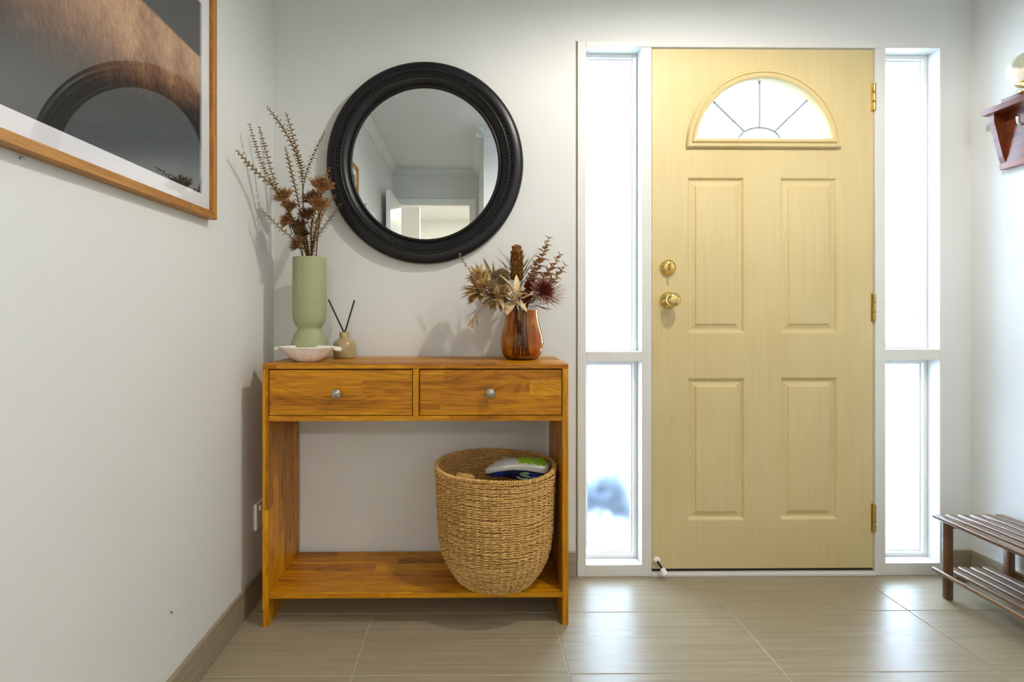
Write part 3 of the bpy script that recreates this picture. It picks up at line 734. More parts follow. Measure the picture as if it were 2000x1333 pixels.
HD = [('three-headed rust brown dried flower stem on the left of the sage vase', [((-.671, -.17, 1.448), (-.45, -.2, 1), .0285), ((-.662, -.13, 1.420), (.1, -.3, 1), .023), ((-.660, -.18, 1.358), (-1, -.2, .5), .022)]),
      ('dark brown dried flower stem in the middle of the sage vase', [((-.622, -.16, 1.345), (-.3, -.3, 1), .026), ((-.621, -.18, 1.274), (-.8, -.3, .6), .0235), ((-.622, -.12, 1.322), (.1, -.2, 1), .025)]),
      ('two-headed brown dried flower stem right of the middle of the sage vase', [((-0.558, -0.22, 1.428), (-.4, -.3, 1), .0285), ((-.583, -.19, 1.380), (-.3, -.4, 1), .024)]),
      ('tallest rust brown dried flower stem beside the mirror frame', [((-0.507, -0.26, 1.464), (.25, -.3, 1), .033), ((-0.522, -0.25, 1.405), (.35, -.3, .9), .029)])]
for i, (lab, hs) in enumerate(HD):
    foot = (VX + (i - 1.5) * .017, VY + .012 * (-1) ** i, 1.03)
    t = thing('dried_flower', lab, 'dried flower', foot, 'rust flowers in the sage vase')
    bm = bmesh.new(); top = Vector(hs[0][0]); rim = Vector((VX + (i - 1.5) * .016, VY, 1.236))
    trunk = smooth_path([top - Vector(hs[0][1]).normalized() * .02, top * .55 + rim * .45 + Vector((0, 0, -.015)), rim, foot], 8); tube(bm, trunk, .0016, .0022, 6)
    for (c, d, r) in hs[1:]:
        c = Vector(c); j = min(trunk, key=lambda p: abs(p.z - (c.z - .06))); tube(bm, smooth_path([c - Vector(d).normalized() * r * .6, (c + j) / 2 + Vector((0, 0, -.01)), j], 4), .0014, .0016, 5)
    obj('stem', bm, M['stem'], t, 60)
    for (c, d, r) in hs: head('flower_head', c, d, r, M['thistle'] if i in (0, 3) else M['thistle2'], t, 150)

# ------------------------------------------------------------------ white patterned bowl
bw = thing('bowl', 'shallow white oval bowl with pink crackled print and two lug handles', 'bowl', (-.563, -.235, ZT))
bm = bmesh.new()
lathe(bm, [(0, .0), (.034, .0), (.040, .002), (.058, .012), (.078, .029), (.097, .047), (.1005, .0505), (.0995, .0525), (.095, .0515), (.076, .034), (.055, .017), (.03, .009), (0, .008)], (-.563, -.235, ZT), 56, 1, .62)
obj('bowl_body', bm, M['bowl'], bw, 50)
for s in (-1, 1):
    bm = bmesh.new(); x = -.563 + s * .098
    poly = [(-.016, .0), (.016, .0), (.019, .012), (.012, .023), (0, .026), (-.012, .023), (-.019, .012)]
    A = [bm.verts.new((x + s * (b - .004), -.235 + a, ZT + .0525 - b * .10)) for a, b in poly]; Bq = [bm.verts.new((x + s * (b - .004), -.235 + a * .9, ZT + .0405 - b * .14)) for a, b in poly]
    bm.faces.new(A); bm.faces.new(Bq[::-1]); bridge(bm, A, Bq); bmesh.ops.bevel(bm, geom=list(bm.edges), offset=.003, segments=2, affect='EDGES')
    obj('handle', bm, M['bowl'], bw, 60)
bw.rotation_euler = (0, 0, radians(-6))

# ------------------------------------------------------------------ reed diffuser
DXc, DYc = -.475, -.085
rd = thing('reed_diffuser', 'small glossy tan diffuser bottle beside the sage vase', 'diffuser', (DXc, DYc, ZT))
bm = bmesh.new(); lathe(bm, [(0, 0), (.036, 0), (.0395, .002), (.041, .006), (.041, .048), (.0385, .058), (.032, .066), (.022, .071), (.0185, .0735), (.0178, .078), (.0185, .095), (.0178, .0965), (.013, .0965), (.012, .07), (0, .06)], (DXc, DYc, ZT), 44)
obj('bottle', bm, M['tan'], rd, 40)
for lab, p in (('black reed stick leaning left in the tan diffuser', [(-.534, -.085, 1.078), (-.462, -.086, .925)]), ('black reed stick leaning right in the tan diffuser', [(-.440, -.075, 1.076), (-.482, -.087, .925)])):
    bm = bmesh.new(); tube(bm, p, .0030, seg=10); tag(obj('reed_stick', bm, M['reed'], None, 60), lab, 'reed stick', 'reeds in the diffuser', 'thing')

# ------------------------------------------------------------------ amber vase and its dried bouquet
AX, AY = .178, -.150
av = thing('vase', 'rounded amber glass vase with soft dents, right on the console table', 'vase', (AX, AY, ZT))
dent = lambda t, h: 1 + .045 * cos(3 * t + .6) * max(0, min(1, h / .05)) * max(0, 1 - h / .19) * 1.0
bm = bmesh.new()
prof = [(0, .0), (.050, .0), (.058, .004), (.068, .018), (.0755, .040), (.0775, .062), (.0745, .088), (.0675, .115), (.0615, .140), (.0590, .160), (.0595, .178), (.0565, .178), (.0560, .160), (.0582, .140), (.064, .115), (.071, .088), (.074, .062), (.072, .041), (.0645, .021), (.055, .0085), (.048, .006), (0, .006)]
lathe(bm, prof, (AX, AY, ZT), 72, mod=dent); obj('vase_body', bm, M['amber'], av, 80)
GA = 'dried bouquet in the amber vase'
MO = Vector((AX, AY, 1.04))
def bouquet(name, lab, cat, path, r=.0016, mat=None):
    foot = Vector((AX + random.uniform(-.035, .035), AY + random.uniform(-.03, .03), ZT + .012))
    t = thing(name, lab, cat, foot, GA)
    mouth = Vector((AX + max(-.045, min(.045, path[-1][0] - AX)), AY + random.uniform(-.03, .03), 1.04))
    p = smooth_path([Vector(q) for q in path[:-1]] + [mouth, foot], 6)
    bm = bmesh.new(); tube(bm, p, r * .7, r, 6); obj('stem', bm, mat or M['stem'], t, 60)
    return t, p
# banksia cone
t, p = bouquet('dried_banksia', 'brown cylindrical banksia cone standing tallest in the amber vase', 'dried flower', [(.160, -.15, 1.262), (.162, -.15, 1.15), (.171, -.15, 1.04)], .003)
bm = bmesh.new(); lathe(bm, [(0, 1.145), (.012, 1.148), (.0185, 1.165), (.0195, 1.20), (.019, 1.245), (.015, 1.266), (.007, 1.275), (0, 1.276)], (.161, -.15, 0), 20)
for i in range(760):
    z = random.uniform(1.148, 1.268); th = i * 2.39996; d = Vector((cos(th), sin(th), .5)); rr = .0165 if z < 1.25 else .010
    spike(bm, Vector((.161, -.15, z)) + Vector((cos(th), sin(th), 0)) * rr, d, random.uniform(.006, .011), .0019, 4)
tag(obj('flower_cone', bm, M['banksia'], t, None), kind='stuff')
bm = bmesh.new()
for i in range(46):
    z = 1.09 + .11 * random.random(); th = random.uniform(0, 2 * pi)
    leaf(bm, (.163 + .012 * cos(th), -.15 + .012 * sin(th), z), (cos(th), sin(th) * .7, .75), random.uniform(.06, .10), .0042, .12, 4, .0004)
tag(obj('needle_leaves', bm, M['needle'], t, 60), kind='stuff')
# eucalyptus
EU = [('tallest dried eucalyptus sprig on the right of the amber vase', [(.274, -.17, 1.294), (.252, -.17, 1.235), (.231, -.17, 1.182), (.198, -.16, 1.105), (.184, -.16, 1.04)]),
      ('dried eucalyptus sprig leaning right behind the burgundy flower', [(.322, -.12, 1.239), (.296, -.12, 1.197), (.264, -.13, 1.151), (.217, -.14, 1.086), (.189, -.15, 1.04)]),
      ('lowest dried eucalyptus sprig, farthest right in the amber vase', [(.333, -.16, 1.20), (.309, -.16, 1.164), (.265, -.16, 1.123), (.217, -.16, 1.077), (.191, -.16, 1.04)]),
      ('dried eucalyptus sprig right behind the banksia cone', [(.238, -.10, 1.215), (.222, -.11, 1.165), (.205, -.12, 1.11), (.185, -.14, 1.04)])]
for lab, path in EU:
    t, p = bouquet('dried_eucalyptus', lab, 'dried sprig', path)
    L = 0; nxt = .0; q = 0
    for a, b in zip(p, p[1:]):
        seg = (b - a).length
        while nxt < L + seg and nxt < .17:
            c = a + (b - a) * ((nxt - L) / seg); d, u, v = frame_at(b - a)
            for sg in (1, -1):
                bm = bmesh.new(); s = .015 + .015 * min(1, nxt / .09)
                leaf(bm, c, (u if q % 2 else v * .8 + u * .3) * sg - d * .5 + Vector((0, -.2, 0)), s * random.uniform(.9, 1.2), s * 1.05, random.uniform(-.4, .3), 4, .0004, .3)
                obj('leaf', bm, M['eucalyptus'], t, 60)
            nxt += .0135; q += 1
        L += seg
# burgundy protea
t, p = bouquet('dried_protea', 'dark burgundy spiky protea flower on the right of the amber vase', 'dried flower', [(.243, -.19, 1.10), (.217, -.175, 1.07), (.195, -.16, 1.04)], .003)
c = Vector((.250, -.195, 1.105)); D = Vector((.35, -.75, .35)).normalized(); d, a, b = frame_at(D)
bm = bmesh.new()
for i in range(130):
    f = (i + .5) / 130; ang = i * 2.39996; th = 1.5 * sqrt(f); q = d * cos(th) + (a * cos(ang) + b * sin(ang)) * sin(th)
    spike(bm, c + q * .010, q + Vector((random.uniform(-.1, .1),) * 3), .030 + .012 * f, .0013, 4)
bmesh.ops.create_icosphere(bm, subdivisions=2, radius=.014, matrix=Matrix.Translation(c)); tag(obj('flower_head', bm, M['burgundy'], t, None), kind='stuff')
bm = bmesh.new()
for i in range(120):
    ang = i * 2.39996; th = random.uniform(.9, 1.65); q = d * cos(th) + (a * cos(ang) + b * sin(ang)) * sin(th); ln = random.uniform(.036, .052)
    if q.x > .3: ln *= 1.5
    leaf(bm, c + q * .014 - d * .008, q + Vector((.15, 0, 0)), ln, .0042, .12, 4, .0004)
tag(obj('bracts', bm, M['mauve'], t, 60), kind='stuff')
# more burgundy spikes behind, between cone and protea
t, p = bouquet('dried_thistle', 'small dark burgundy thistle between the banksia cone and the protea', 'dried flower', [(.205, -.17, 1.13), (.195, -.16, 1.08), (.185, -.155, 1.04)], .002)
head('flower_head', (.207, -.175, 1.128), (.2, -.4, 1), .026, M['burgundy'], t, 70, 1.3, .12)
t, p = bouquet('dried_thistle', 'low dark burgundy thistle just above the mouth of the amber vase', 'dried flower', [(.185, -.20, 1.085), (.18, -.19, 1.06), (.178, -.165, 1.04)], .002)
head('flower_head', (.192, -.20, 1.085), (.3, -.6, .8), .024, M['burgundy'], t, 70, 1.3, .12)
# cream paper-like leaves
t, p = bouquet('dried_cream_leaf', 'curled cream papery leaves at the front centre of the amber vase', 'dried leaf', [(.140, -.20, 1.085), (.155, -.185, 1.06), (.17, -.16, 1.04)], .002)
for base, d, ln, wd, bend in (((.145, -.205, 1.09), (-.35, -.25, 1), .085, .036, -.3), ((.150, -.21, 1.075), (.35, -.5, .55), .060, .040, -.5), ((.140, -.215, 1.07), (.5, -.45, -.25), .072, .036, -.2),
                             ((.140, -.21, 1.065), (-.3, -.6, -.35), .06, .045, -.3), ((.150, -.205, 1.085), (.75, -.3, .5), .055, .022, .4), ((.138, -.2, 1.075), (-.8, -.4, .6), .06, .034, -.4),
                             ((.125, -.2, 1.10), (-.5, -.5, .8), .05, .030, -.5), ((.128, -.21, 1.085), (-.9, -.5, .1), .055, .034, -.3), ((.155, -.205, 1.10), (.3, -.4, 1), .055, .028, .5), ((.12, -.2, 1.09), (.1, -.8, .5), .05, .040, -.6), ((.165, -.205, 1.075), (.8, -.4, .1), .05, .026, .3), ((.11, -.205, 1.075), (-.6, -.6, -.3), .055, .030, .3)):
    bm = bmesh.new(); leaf(bm, base, d, ln, wd, bend, 7, .0005, .35); obj('leaf', bm, M['cream'], t, 60)
# grey seed head
t, p = bouquet('dried_seed_head', 'fluffy grey-brown seed head left of the banksia cone', 'dried flower', [(.105, -.165, 1.155), (.143, -.16, 1.09), (.170, -.155, 1.04)], .002)
bm = bmesh.new()
for i in range(260):
    ph = math.acos(1 - 2 * (i + .5) / 260); th = i * 2.39996; q = Vector((sin(ph) * cos(th), sin(ph) * sin(th), cos(ph)))
    spike(bm, Vector((.104, -.165, 1.158)) + q * .022, q, random.uniform(.006, .013), .0022, 4)
bmesh.ops.create_icosphere(bm, subdivisions=2, radius=.0235, matrix=Matrix.Translation((.104, -.165, 1.158))); tag(obj('seed_head', bm, M['seed'], t, None), kind='stuff')
t, p = bouquet('dried_seed_head', 'small grey-beige seed head below the fluffy one', 'dried flower', [(.072, -.20, 1.13), (.12, -.18, 1.08), (.165, -.16, 1.04)], .002)
head('seed_head', (.075, -.20, 1.13), (-.4, -.6, .6), .022, M['beige'], t, 60, 1.5, .2)
# straw flower on the left
for lab, c, d, r, m_ in (('large straw-coloured leafy flower on the far left of the amber vase', (.020, -.19, 1.116), (-.7, -.45, .35), .052, 'straw'),
                         ('cream straw flower just above the large leafy one', (.018, -.17, 1.165), (-.35, -.4, .8), .034, 'cream'),
                         ('straw-coloured leafy flower left of the cream papery leaves', (.076, -.21, 1.090), (-.5, -.6, .1), .046, 'beige')):
    t, p = bouquet('dried_straw_flower', lab, 'dried flower', [Vector(c), Vector(c) * .5 + Vector((.14, -.16, 1.05)) * .5, (.15, -.155, 1.04)], .002)
    d_, a, b = frame_at(d)
    for i in range(46):
        f = (i + .5) / 46; ang = i * 2.39996; th = 1.5 * sqrt(f); q = d_ * cos(th) + (a * cos(ang) + b * sin(ang)) * sin(th)
        bm = bmesh.new(); leaf(bm, Vector(c) - d_ * r * .35 + q * r * .2, q, r * random.uniform(.9, 1.4), r * random.uniform(.30, .58), random.uniform(-.3, .4), 4, .0004, .3)
        obj('petal', bm, M[('straw', 'cream', 'beige', 'olive')[i % 4]] if i % 3 == 0 else M[m_], t, 60)
# twig with beads
t, p = bouquet('dried_twig', 'thin beaded twig sticking up farthest left of the amber vase', 'dried sprig', [(-.046, -.16, 1.239), (-.030, -.16, 1.212), (-.013, -.16, 1.187), (.033, -.16, 1.123), (.10, -.16, 1.07), (.15, -.155, 1.04)], .0014)
for i in range(9):
    q = p[i * 2]; bm = bmesh.new(); bmesh.ops.create_icosphere(bm, subdivisions=1, radius=.0035 if i else .0042, matrix=Matrix.Translation(q + Vector((.003 * (-1) ** i, 0, 0)))); obj('bud', bm, M['mauve'], t, 60)
# blades
for lab, tip, base, wd in (('long olive blade leaf, left of two upright blades in the amber vase', (.039, -.15, 1.230), (.088, -.155, 1.12), .013), ('long olive blade leaf, right of two upright blades in the amber vase', (.076, -.14, 1.214), (.080, -.15, 1.12), .011),
                           ('thin olive blade leaf leaning left beside the cream straw flower', (.010, -.14, 1.210), (.060, -.15, 1.12), .009)):
    t, p = bouquet('dried_grass', lab, 'dried leaf', [base, Vector(base) * .4 + Vector((.16, -.155, 1.04)) * .6, (.16, -.155, 1.04)], .0016)
    bm = bmesh.new(); d = Vector(tip) - Vector(base); leaf(bm, base, d, d.length, wd, .05, 6, .0005, .5, up=(0, -1, 0)); obj('blade', bm, M['olive'], t, 60)
# drooping pods
t, p = bouquet('dried_pod_twig', 'drooping brown pod twig hanging lower left of the amber vase', 'dried sprig', [(-.013, -.20, .980), (.007, -.20, 1.010), (.031, -.195, 1.039), (.075, -.185, 1.056), (.13, -.165, 1.046)], .0016, M['straw'])
for b, d, ln, wd in (((.012, -.2, 1.018), (-.35, 0, -.6), .046, .013), ((.006, -.2, 1.008), (-.3, -.2, -.9), .034, .011), ((.014, -.205, 1.018), (.05, -.1, -1), .038, .010)):
    bm = bmesh.new(); leaf(bm, b, d, ln, wd, .1, 8, .0012, .6); obj('pod', bm, M['straw'], t, 60)
for b, d, ln, wd in (((.02, -.2, 1.042), (-.5, 0, -.42), .050, .007), ((.095, -.19, 1.052), (-1, 0, .12), .080, .010)):
    bm = bmesh.new(); leaf(bm, b, d, ln, wd, .1, 6, .0005, .3); obj('leaf', bm, M['needle'], t, 60)
# pale leaves low right
t, p = bouquet('dried_pale_leaf', 'pale grey leaves hanging at the lower right of the amber vase', 'dried leaf', [(.235, -.18, 1.055), (.215, -.17, 1.05), (.20, -.16, 1.04)], .0016, M['beige'])
for b, d, ln, wd in (((.225, -.18, 1.056), (.8, -.1, -.35), .060, .018), ((.235, -.18, 1.058), (1, -.1, .05), .075, .012), ((.23, -.18, 1.055), (.8, -.3, -.55), .045, .010), ((.235, -.18, 1.06), (1, -.1, .3), .095, .008), ((.24, -.18, 1.07), (1, 0, .55), .10, .008)):
    bm = bmesh.new(); leaf(bm, b, d, ln, wd, .15, 6, .0005, .3); obj('leaf', bm, M['beige'], t, 60)
t, p = bouquet('dried_brown_leaf', 'narrow brown leaves at the front left of the amber vase mouth', 'dried leaf', [(.10, -.20, 1.075), (.13, -.18, 1.06), (.155, -.16, 1.04)], .0016)
for i in range(22):
    bm = bmesh.new(); leaf(bm, (.105 + random.uniform(-.02, .02), -.2, 1.07), (random.uniform(-1.2, .5), -.4, random.uniform(-.5, 1.0)), random.uniform(.05, .085), random.uniform(.007, .014), random.uniform(-.2, .3), 5, .0005, .3); obj('leaf', bm, M[('straw', 'beige', 'needle')[i % 3]], t, 60)

# ------------------------------------------------------------------ seagrass basket
BX, BY, BZ = .081, -.213, .1095
bk = thing('basket', 'round woven seagrass basket overhanging the low shelf of the console', 'basket', (BX, BY, BZ))
ZR = [(0, .122), (.012, .134), (.03, .146), (.055, .162), (.09, .178), (.14, .190), (.20, .1955), (.28, .198), (.35, .201), (.394, .205)]
def RR(z):
    for (z0, r0), (z1, r1) in zip(ZR, ZR[1:]):
        if z <= z1: t = (z - z0) / (z1 - z0); return r0 + (r1 - r0) * t
    return ZR[-1][1]
SYB = .965
NS, NR, PS = 46, 50, 6
verts, faces = [], []
segs = NS * PS
CQ = [(cos(2 * pi * q / 6), sin(2 * pi * q / 6)) for q in range(6)]
for j in range(NR):
    # twining: two strands per row cross between the stakes, the outer one bulging past every stake
    zb = .005 + .377 * j / (NR - 1); ph = random.uniform(0, 6.28); am = random.uniform(.0004, .0016); off = random.uniform(-.45, .45)
    tw = random.uniform(.85, 1.12); mis = [random.uniform(.35, 1.35) for _ in range(NS)]; zj = [random.uniform(-.0014, .0014) for _ in range(NS)]
    for sd in (0, 1):
        b0 = len(verts)
        for i in range(segs):
            th = 2 * pi * i / segs; k_ = mis[(i // PS) % NS]
            w_ = NS * th + off
            z = zb + am * sin(2 * th + ph) + .0010 * sin(7 * th + ph * 2) + (.0007 * sin(w_) if sd == 0 else -.0007 * sin(w_)) + zj[(i // PS) % NS] * (.5 + .5 * cos(w_))
            r = RR(max(z, 0)) + ((.0030 + .0029 * k_ * cos(w_)) if sd == 0 else (-.0040 - .0022 * cos(w_)))
            ct_, st_ = cos(th), sin(th) * SYB
            for ca, sa in CQ:
                rr = r + .0031 * ca; zz = z + (.0030 + .0005 * cos(w_)) * tw * sa
                verts.append((BX + rr * ct_, BY + rr * st_, BZ + max(zz, .0005)))
        for i in range(segs):
            i2 = (i + 1) % segs
            for q in range(6):
                q2 = (q + 1) % 6
                faces.append((b0 + i * 6 + q, b0 + i2 * 6 + q, b0 + i2 * 6 + q2, b0 + i * 6 + q2))
raw('weave', verts, faces, M['seagrass'], bk, kind='stuff')
bm = bmesh.new()
for i in range(NS):
    th = 2 * pi * (i + .5) / NS
    tube(bm, [(BX + RR(z) * cos(th), BY + RR(z) * SYB * sin(th), BZ + .003 + z) for z in (0, .03, .09, .18, .28, .383)], .0022, seg=5)
tag(obj('stakes', bm, M['seagrass'], bk, 60), kind='stuff')
bm = bmesh.new(); lathe(bm, [(0, .0), (.122, .0), (.124, .004), (.120, .009), (0, .008)], (BX, BY, BZ), 48, 1, SYB); obj('base', bm, M['seagrass'], bk, 50)
verts, faces = [], []
n = 624
for s_ in range(2):
    b0 = len(verts); rows = []
    for i in range(n):
        th = 2 * pi * i / n; a = th * 78 + pi * s_
        r = RR(.4) + .0034 * cos(a) + .0015 * sin(5 * th); z = .390 + .0034 * sin(a) + .002 * sin(3 * th + 1)
        for q in range(6):
            f = 2 * pi * q / 6; verts.append((BX + (r + .0044 * cos(f)) * cos(th), BY + (r + .0044 * cos(f)) * SYB * sin(th), BZ + z + .0044 * sin(f)))
    for i in range(n):
        for q in range(6):
            i2, q2 = (i + 1) % n, (q + 1) % 6
            faces.append((b0 + i * 6 + q, b0 + i2 * 6 + q, b0 + i2 * 6 + q2, b0 + i * 6 + q2))
raw('rim', verts, faces, M['seagrass'], bk)
bm = bmesh.new()   # frayed straws and the loose rope end on the rim
for i in range(90):
    th = random.uniform(pi * .9, pi * 2.1); z = random.choice([.39, .40, random.uniform(.02, .4)]); r = RR(z) + .006
    p0 = Vector((BX + r * cos(th), BY + r * SYB * sin(th), BZ + z)); d = Vector((cos(th) * .6 + random.uniform(-.8, .8), sin(th) * .6 + random.uniform(-.4, .4), random.uniform(-.8, .8)))
    tube(bm, [p0, p0 + d * .006, p0 + d * .011 + Vector((0, 0, -.003))], .0005, .0003, 3)
for i in range(8):
    p0 = Vector((BX - .130 + .006 * i, BY - .150 - .0022 * i, BZ + .394)); tube(bm, [p0, p0 + Vector((.004, .004, .012)), p0 + Vector((.010, .002, .014 - .001 * i)), p0 + Vector((.016, -.006, .002))], .0024, .0014, 5)
tag(obj('frayed_straws', bm, M['seagrass'], bk, 60), kind='stuff')

# ------------------------------------------------------------------ sneaker lying sole-up in the basket
def make_shoe(label, place):
    sh = thing('sneaker', label, 'shoe', (0, 0, 0), 'shoes in the basket')
    L = .222; NSEC = 26
    def hw(s): return .037 * (min(1, (s / .10)) ** .5) * (min(1, ((1 - s) / .28)) ** .55) * (1 - .16 * math.exp(-((s - .38) / .14) ** 2)) + .002
    def zb(s): return .040 * max(0, (s - .50) / .50) ** 2 + .006 * max(0, (.12 - s) / .12) ** 2       # toe spring, heel kick
    def th(s): return .026 - .010 * s
    def uh(s): return (.056 - .012 * s - .030 * max(0, (s - .45) / .55) ** 1.2) * (min(1, (1 - s) / .10) ** .6)
    bm = bmesh.new(); rings = []
    for i in range(NSEC + 1):
        s = i / NSEC; w = hw(s); x = s * L; rip = .0016 if i % 2 else 0
        rings.append([bm.verts.new((x, y, z)) for y, z in ((-w * .82, zb(s) + rip), (w * .82, zb(s) + rip), (w + rip, zb(s) + .006), (w + rip * 1.4, zb(s) + th(s) * .55), (w * .97, zb(s) + th(s)), (-w * .97, zb(s) + th(s)), (-w - rip * 1.4, zb(s) + th(s) * .55), (-w - rip, zb(s) + .006))])
    for a, b in zip(rings, rings[1:]): bridge(bm, a, b)
    bm.faces.new(rings[0]); bm.faces.new(rings[-1]); obj('sole', bm, M['sole'], sh, 40)
    def up(s, f, o=0):
        y = (hw(s) * .95 + o) * (abs(cos(f)) ** .7) * (1 if cos(f) >= 0 else -1)
        return Vector((s * L, y, zb(s) + th(s) * .92 + (uh(s) + o) * sin(f) ** .85))
    bm = bmesh.new(); rings = []
    for i in range(NSEC + 1):
        s = .012 + .976 * i / NSEC; rings.append([bm.verts.new(up(s, pi * j / 14)) for j in range(15)])
    for a, b in zip(rings, rings[1:]): bridge(bm, a, b)
    bm.faces.new(rings[0]); bm.faces.new(rings[-1]); obj('upper', bm, M['navy'], sh, 60)
    def patch(name, s0, s1, f0, f1, mat, o=.0012, zig=False):
        bm = bmesh.new(); n, m_ = 10, 4; T = [[None] * (m_ + 1) for _ in range(n + 1)]; U = [[None] * (m_ + 1) for _ in range(n + 1)]
        for i in range(n + 1):
            for j in range(m_ + 1):
                s = s0 + (s1 - s0) * i / n + .05 * j / m_; f = f0 + (f1 - f0) * j / m_ * (1 if not zig else (.5 + .5 * (i % 2)))
                f = f if s0 >= 0 else f
                T[i][j] = bm.verts.new(up(s, f, o)); U[i][j] = bm.verts.new(up(s, f, -.002))
        for i in range(n):
            for j in range(m_):
                bm.faces.new((T[i][j], T[i + 1][j], T[i + 1][j + 1], T[i][j + 1])); bm.faces.new((U[i][j], U[i][j + 1], U[i + 1][j + 1], U[i + 1][j]))
        for j in range(m_):
            bm.faces.new((T[0][j], T[0][j + 1], U[0][j + 1], U[0][j])); bm.faces.new((T[n][j], U[n][j], U[n][j + 1], T[n][j + 1]))
        for i in range(n):
            bm.faces.new((T[i][0], U[i][0], U[i + 1][0], T[i + 1][0])); bm.faces.new((T[i][m_], T[i + 1][m_], U[i + 1][m_], U[i][m_]))
        obj(name, bm, mat, sh, 60)
    for sd in (0, 1):
        F = (lambda f: f) if sd else (lambda f: pi - f)
        patch('side_panel', .20, .36, F(.12), F(1.0), M['royal']); patch('toe_panel', .72, .86, F(.1), F(.9), M['royal'])
        patch('stripe', .10, .125, F(.2), F(1.0), M['sole'], .0022)
        # the outlined letter S on the side
        bm = bmesh.new()
        S = [(1, .80), (.62, 1.0), (.15, .92), (.0, .74), (.22, .56), (.66, .46), (.82, .28), (.62, .10), (.2, .0), (-.1, .06), (.22, .16), (.5, .24), (.52, .33), (.22, .40), (-.14, .52), (-.26, .76), (.02, 1.06), (.6, 1.16), (1.1, .98), (1, .80)]
        S = [(.50 - .155 * u, .12 + .46 * v) for u, v in S] if sd else [(.34 + .155 * u, .12 + .46 * v) for u, v in S]
        tube(bm, smooth_path([up(s, F(f), .0022) for s, f in S], 3), .0011, seg=5, caps=False); obj('logo', bm, M['logo'], sh, 60)
    for s0, s1, ya_, yb_ in ((.07, .26, -.9, .92), (.29, .49, -.85, .92)):
        bm = bmesh.new(); n = 8; A, Bq = [], []
        for k_ in range(2 * n):
            if k_ < n: s = s0 + (s1 - s0) * k_ / (n - 1); y = ya_ * (.75 + .25 * ((k_ % 3) / 2))
            else: s = s1 - (s1 - s0) * (k_ - n) / (n - 1); y = yb_ * (.75 + .25 * ((k_ % 3) / 2))
            A.append(bm.verts.new((s * L, y * hw(s), zb(s) - .0016))); Bq.append(bm.verts.new((s * L, y * hw(s), zb(s) + .002)))
        bm.faces.new(A); bm.faces.new(Bq[::-1]); bridge(bm, A, Bq); obj('tread_patch', bm, M['lime'], sh)
    sh.matrix_world = place; return sh
def place(loc, yaw, roll, pitch):
    return Matrix.Translation(loc) @ Matrix.Rotation(radians(yaw), 4, 'Z') @ Matrix.Rotation(radians(pitch), 4, 'Y') @ Matrix.Rotation(radians(roll), 4, 'X') @ Matrix.Translation((-.111, 0, -.02))
make_shoe('navy and white sneaker with lime green tread lying sole-up in the basket', place((.158, -.215, .496), 180, 174, -4))

# ------------------------------------------------------------------ hat rack shelf on the right wall and the ornament on it
hk = thing('hat_rack', 'small mahogany wall shelf with coat hooks on the right wall', 'hat rack', (XR, -.45, 1.55))
hy0, hy1 = -.86, -.125
obj('shelf', B(1.888, XR - .0005, hy0, hy1 + .012, 1.756, 1.778, bev=.002), M['mahogany'], hk)
obj('back_board', B(XR - .014, XR - .0005, hy0 + .03, hy1 - .012, 1.575, 1.7558), M['mahogany'], hk)
obj('bottom_rail', B(XR - .024, XR - .0005, hy0 + .012, hy1 - .008, 1.552, 1.578, bev=.003), M['mahogany'], hk)
for y in (hy1 - .012, hy0 + .012):
    bm = bmesh.new(); prism_y(bm, [(XR - .0145, 1.5782), (XR - .024, 1.600), (1.903, 1.728), (1.903, 1.7558), (XR - .0145, 1.7558)], y - .009, y + .009); obj('bracket', bm, M['mahogany'], hk)
obj('gallery_rail', B(XR - .030, XR - .018, hy0 + .03, hy1 - .02, 1.790, 1.806, bev=.002), M['mahogany'], hk)
for y in (hy1 - .05, hy1 - .35, hy0 + .06):
    obj('gallery_post', B(XR - .028, XR - .020, y - .006, y + .006, 1.7782, 1.790), M['mahogany'], hk)
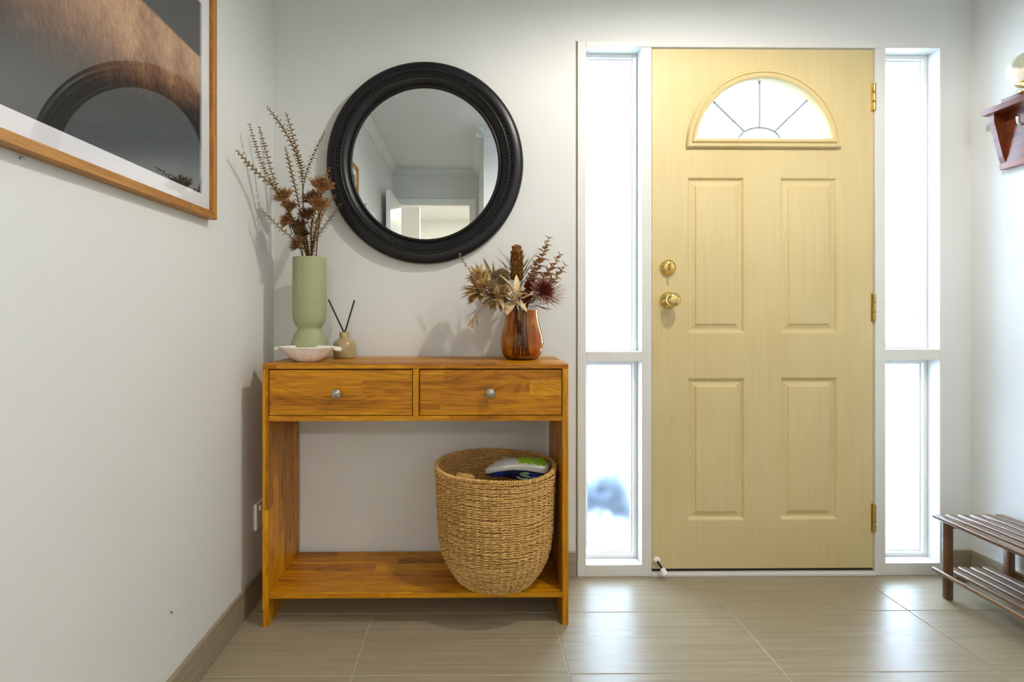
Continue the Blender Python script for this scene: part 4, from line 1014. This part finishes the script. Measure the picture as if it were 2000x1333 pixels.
for i in range(4):
    y = hy1 - .10 - i * .165; bm = bmesh.new()
    tube(bm, smooth_path([(XR - .0142, y, 1.70), (XR - .022, y, 1.696), (XR - .040, y, 1.688), (XR - .052, y, 1.697), (XR - .054, y, 1.715)], 5), .0042, .005, 10)
    lathe(bm, [(0, 0), (.010, 0), (.010, .002), (0, .003)], (XR - .0142, y, 1.700), 14, axis='X')
    hkk = obj('hook', bm, M['steel'], hk, 60)
GLX, GLY, GLB = 1.888, -.283, 1.7782
gl_ = thing('globe', 'white and grey-green globe on a brass foot standing on the hat rack', 'globe', (GLX, GLY, GLB))
k = NT('globe_map'); k.set(Roughness=.3, Coat_Weight=.3)
nz = k.noise(k.coord(), 14, 3); k.base(k.ramp(nz.outputs['Fac'], [(.50, srgb(232, 222, 204)), (.56, srgb(158, 164, 140)), (.7, srgb(176, 176, 160))])); M['globe'] = k.m
bm = bmesh.new(); bmesh.ops.create_uvsphere(bm, u_segments=36, v_segments=22, radius=.058, matrix=Matrix.Translation((GLX, GLY, GLB + .078))); obj('ball', bm, M['globe'], gl_, 180)
bm = bmesh.new(); lathe(bm, [(0, 0), (.030, 0), (.031, .004), (.020, .009), (.011, .012), (.011, .016), (.022, .020), (.036, .027), (.038, .031), (.034, .0315), (.018, .0235), (0, .0215)], (GLX, GLY, GLB), 32); obj('foot', bm, M['brass'], gl_, 50)

# ------------------------------------------------------------------ slatted shoe rack
sr = thing('shoe_rack', 'low two-tier slatted wooden shoe rack against the right wall', 'shoe rack', (1.83, -.5, 0))
ry0, ry1 = -.90, -.132
for (x, y) in ((1.709, -.172), (1.932, -.172), (1.709, -.86), (1.932, -.86)):
    bm = bmesh.new(); box(bm, x - .0115, x + .0115, y - .0115, y + .0115, 0, .2755, bev=.004); obj('leg', bm, M['walnut_z'], sr, 50)
for zt in (.290, .098):
    for i in range(6):
        x0 = 1.690 + i * .0455 + (.0 if i else -.004); wd = .030 if i else .034
        if zt < .2 and i == 0: x0, wd = 1.684, .0130
        if zt < .2 and i == 5: x0, wd = 1.944, .010
        bm = bmesh.new(); box(bm, x0, x0 + wd, ry0, ry1, zt - .013, zt, bev=.004); obj('slat', bm, M['walnut'], sr, 50)
    for y in (-.172, -.86):
        obj('cross_bar', B(1.7208, 1.9203, y - .010, y + .010, zt - .034, zt - .0132, bev=.002), M['walnut'], sr)
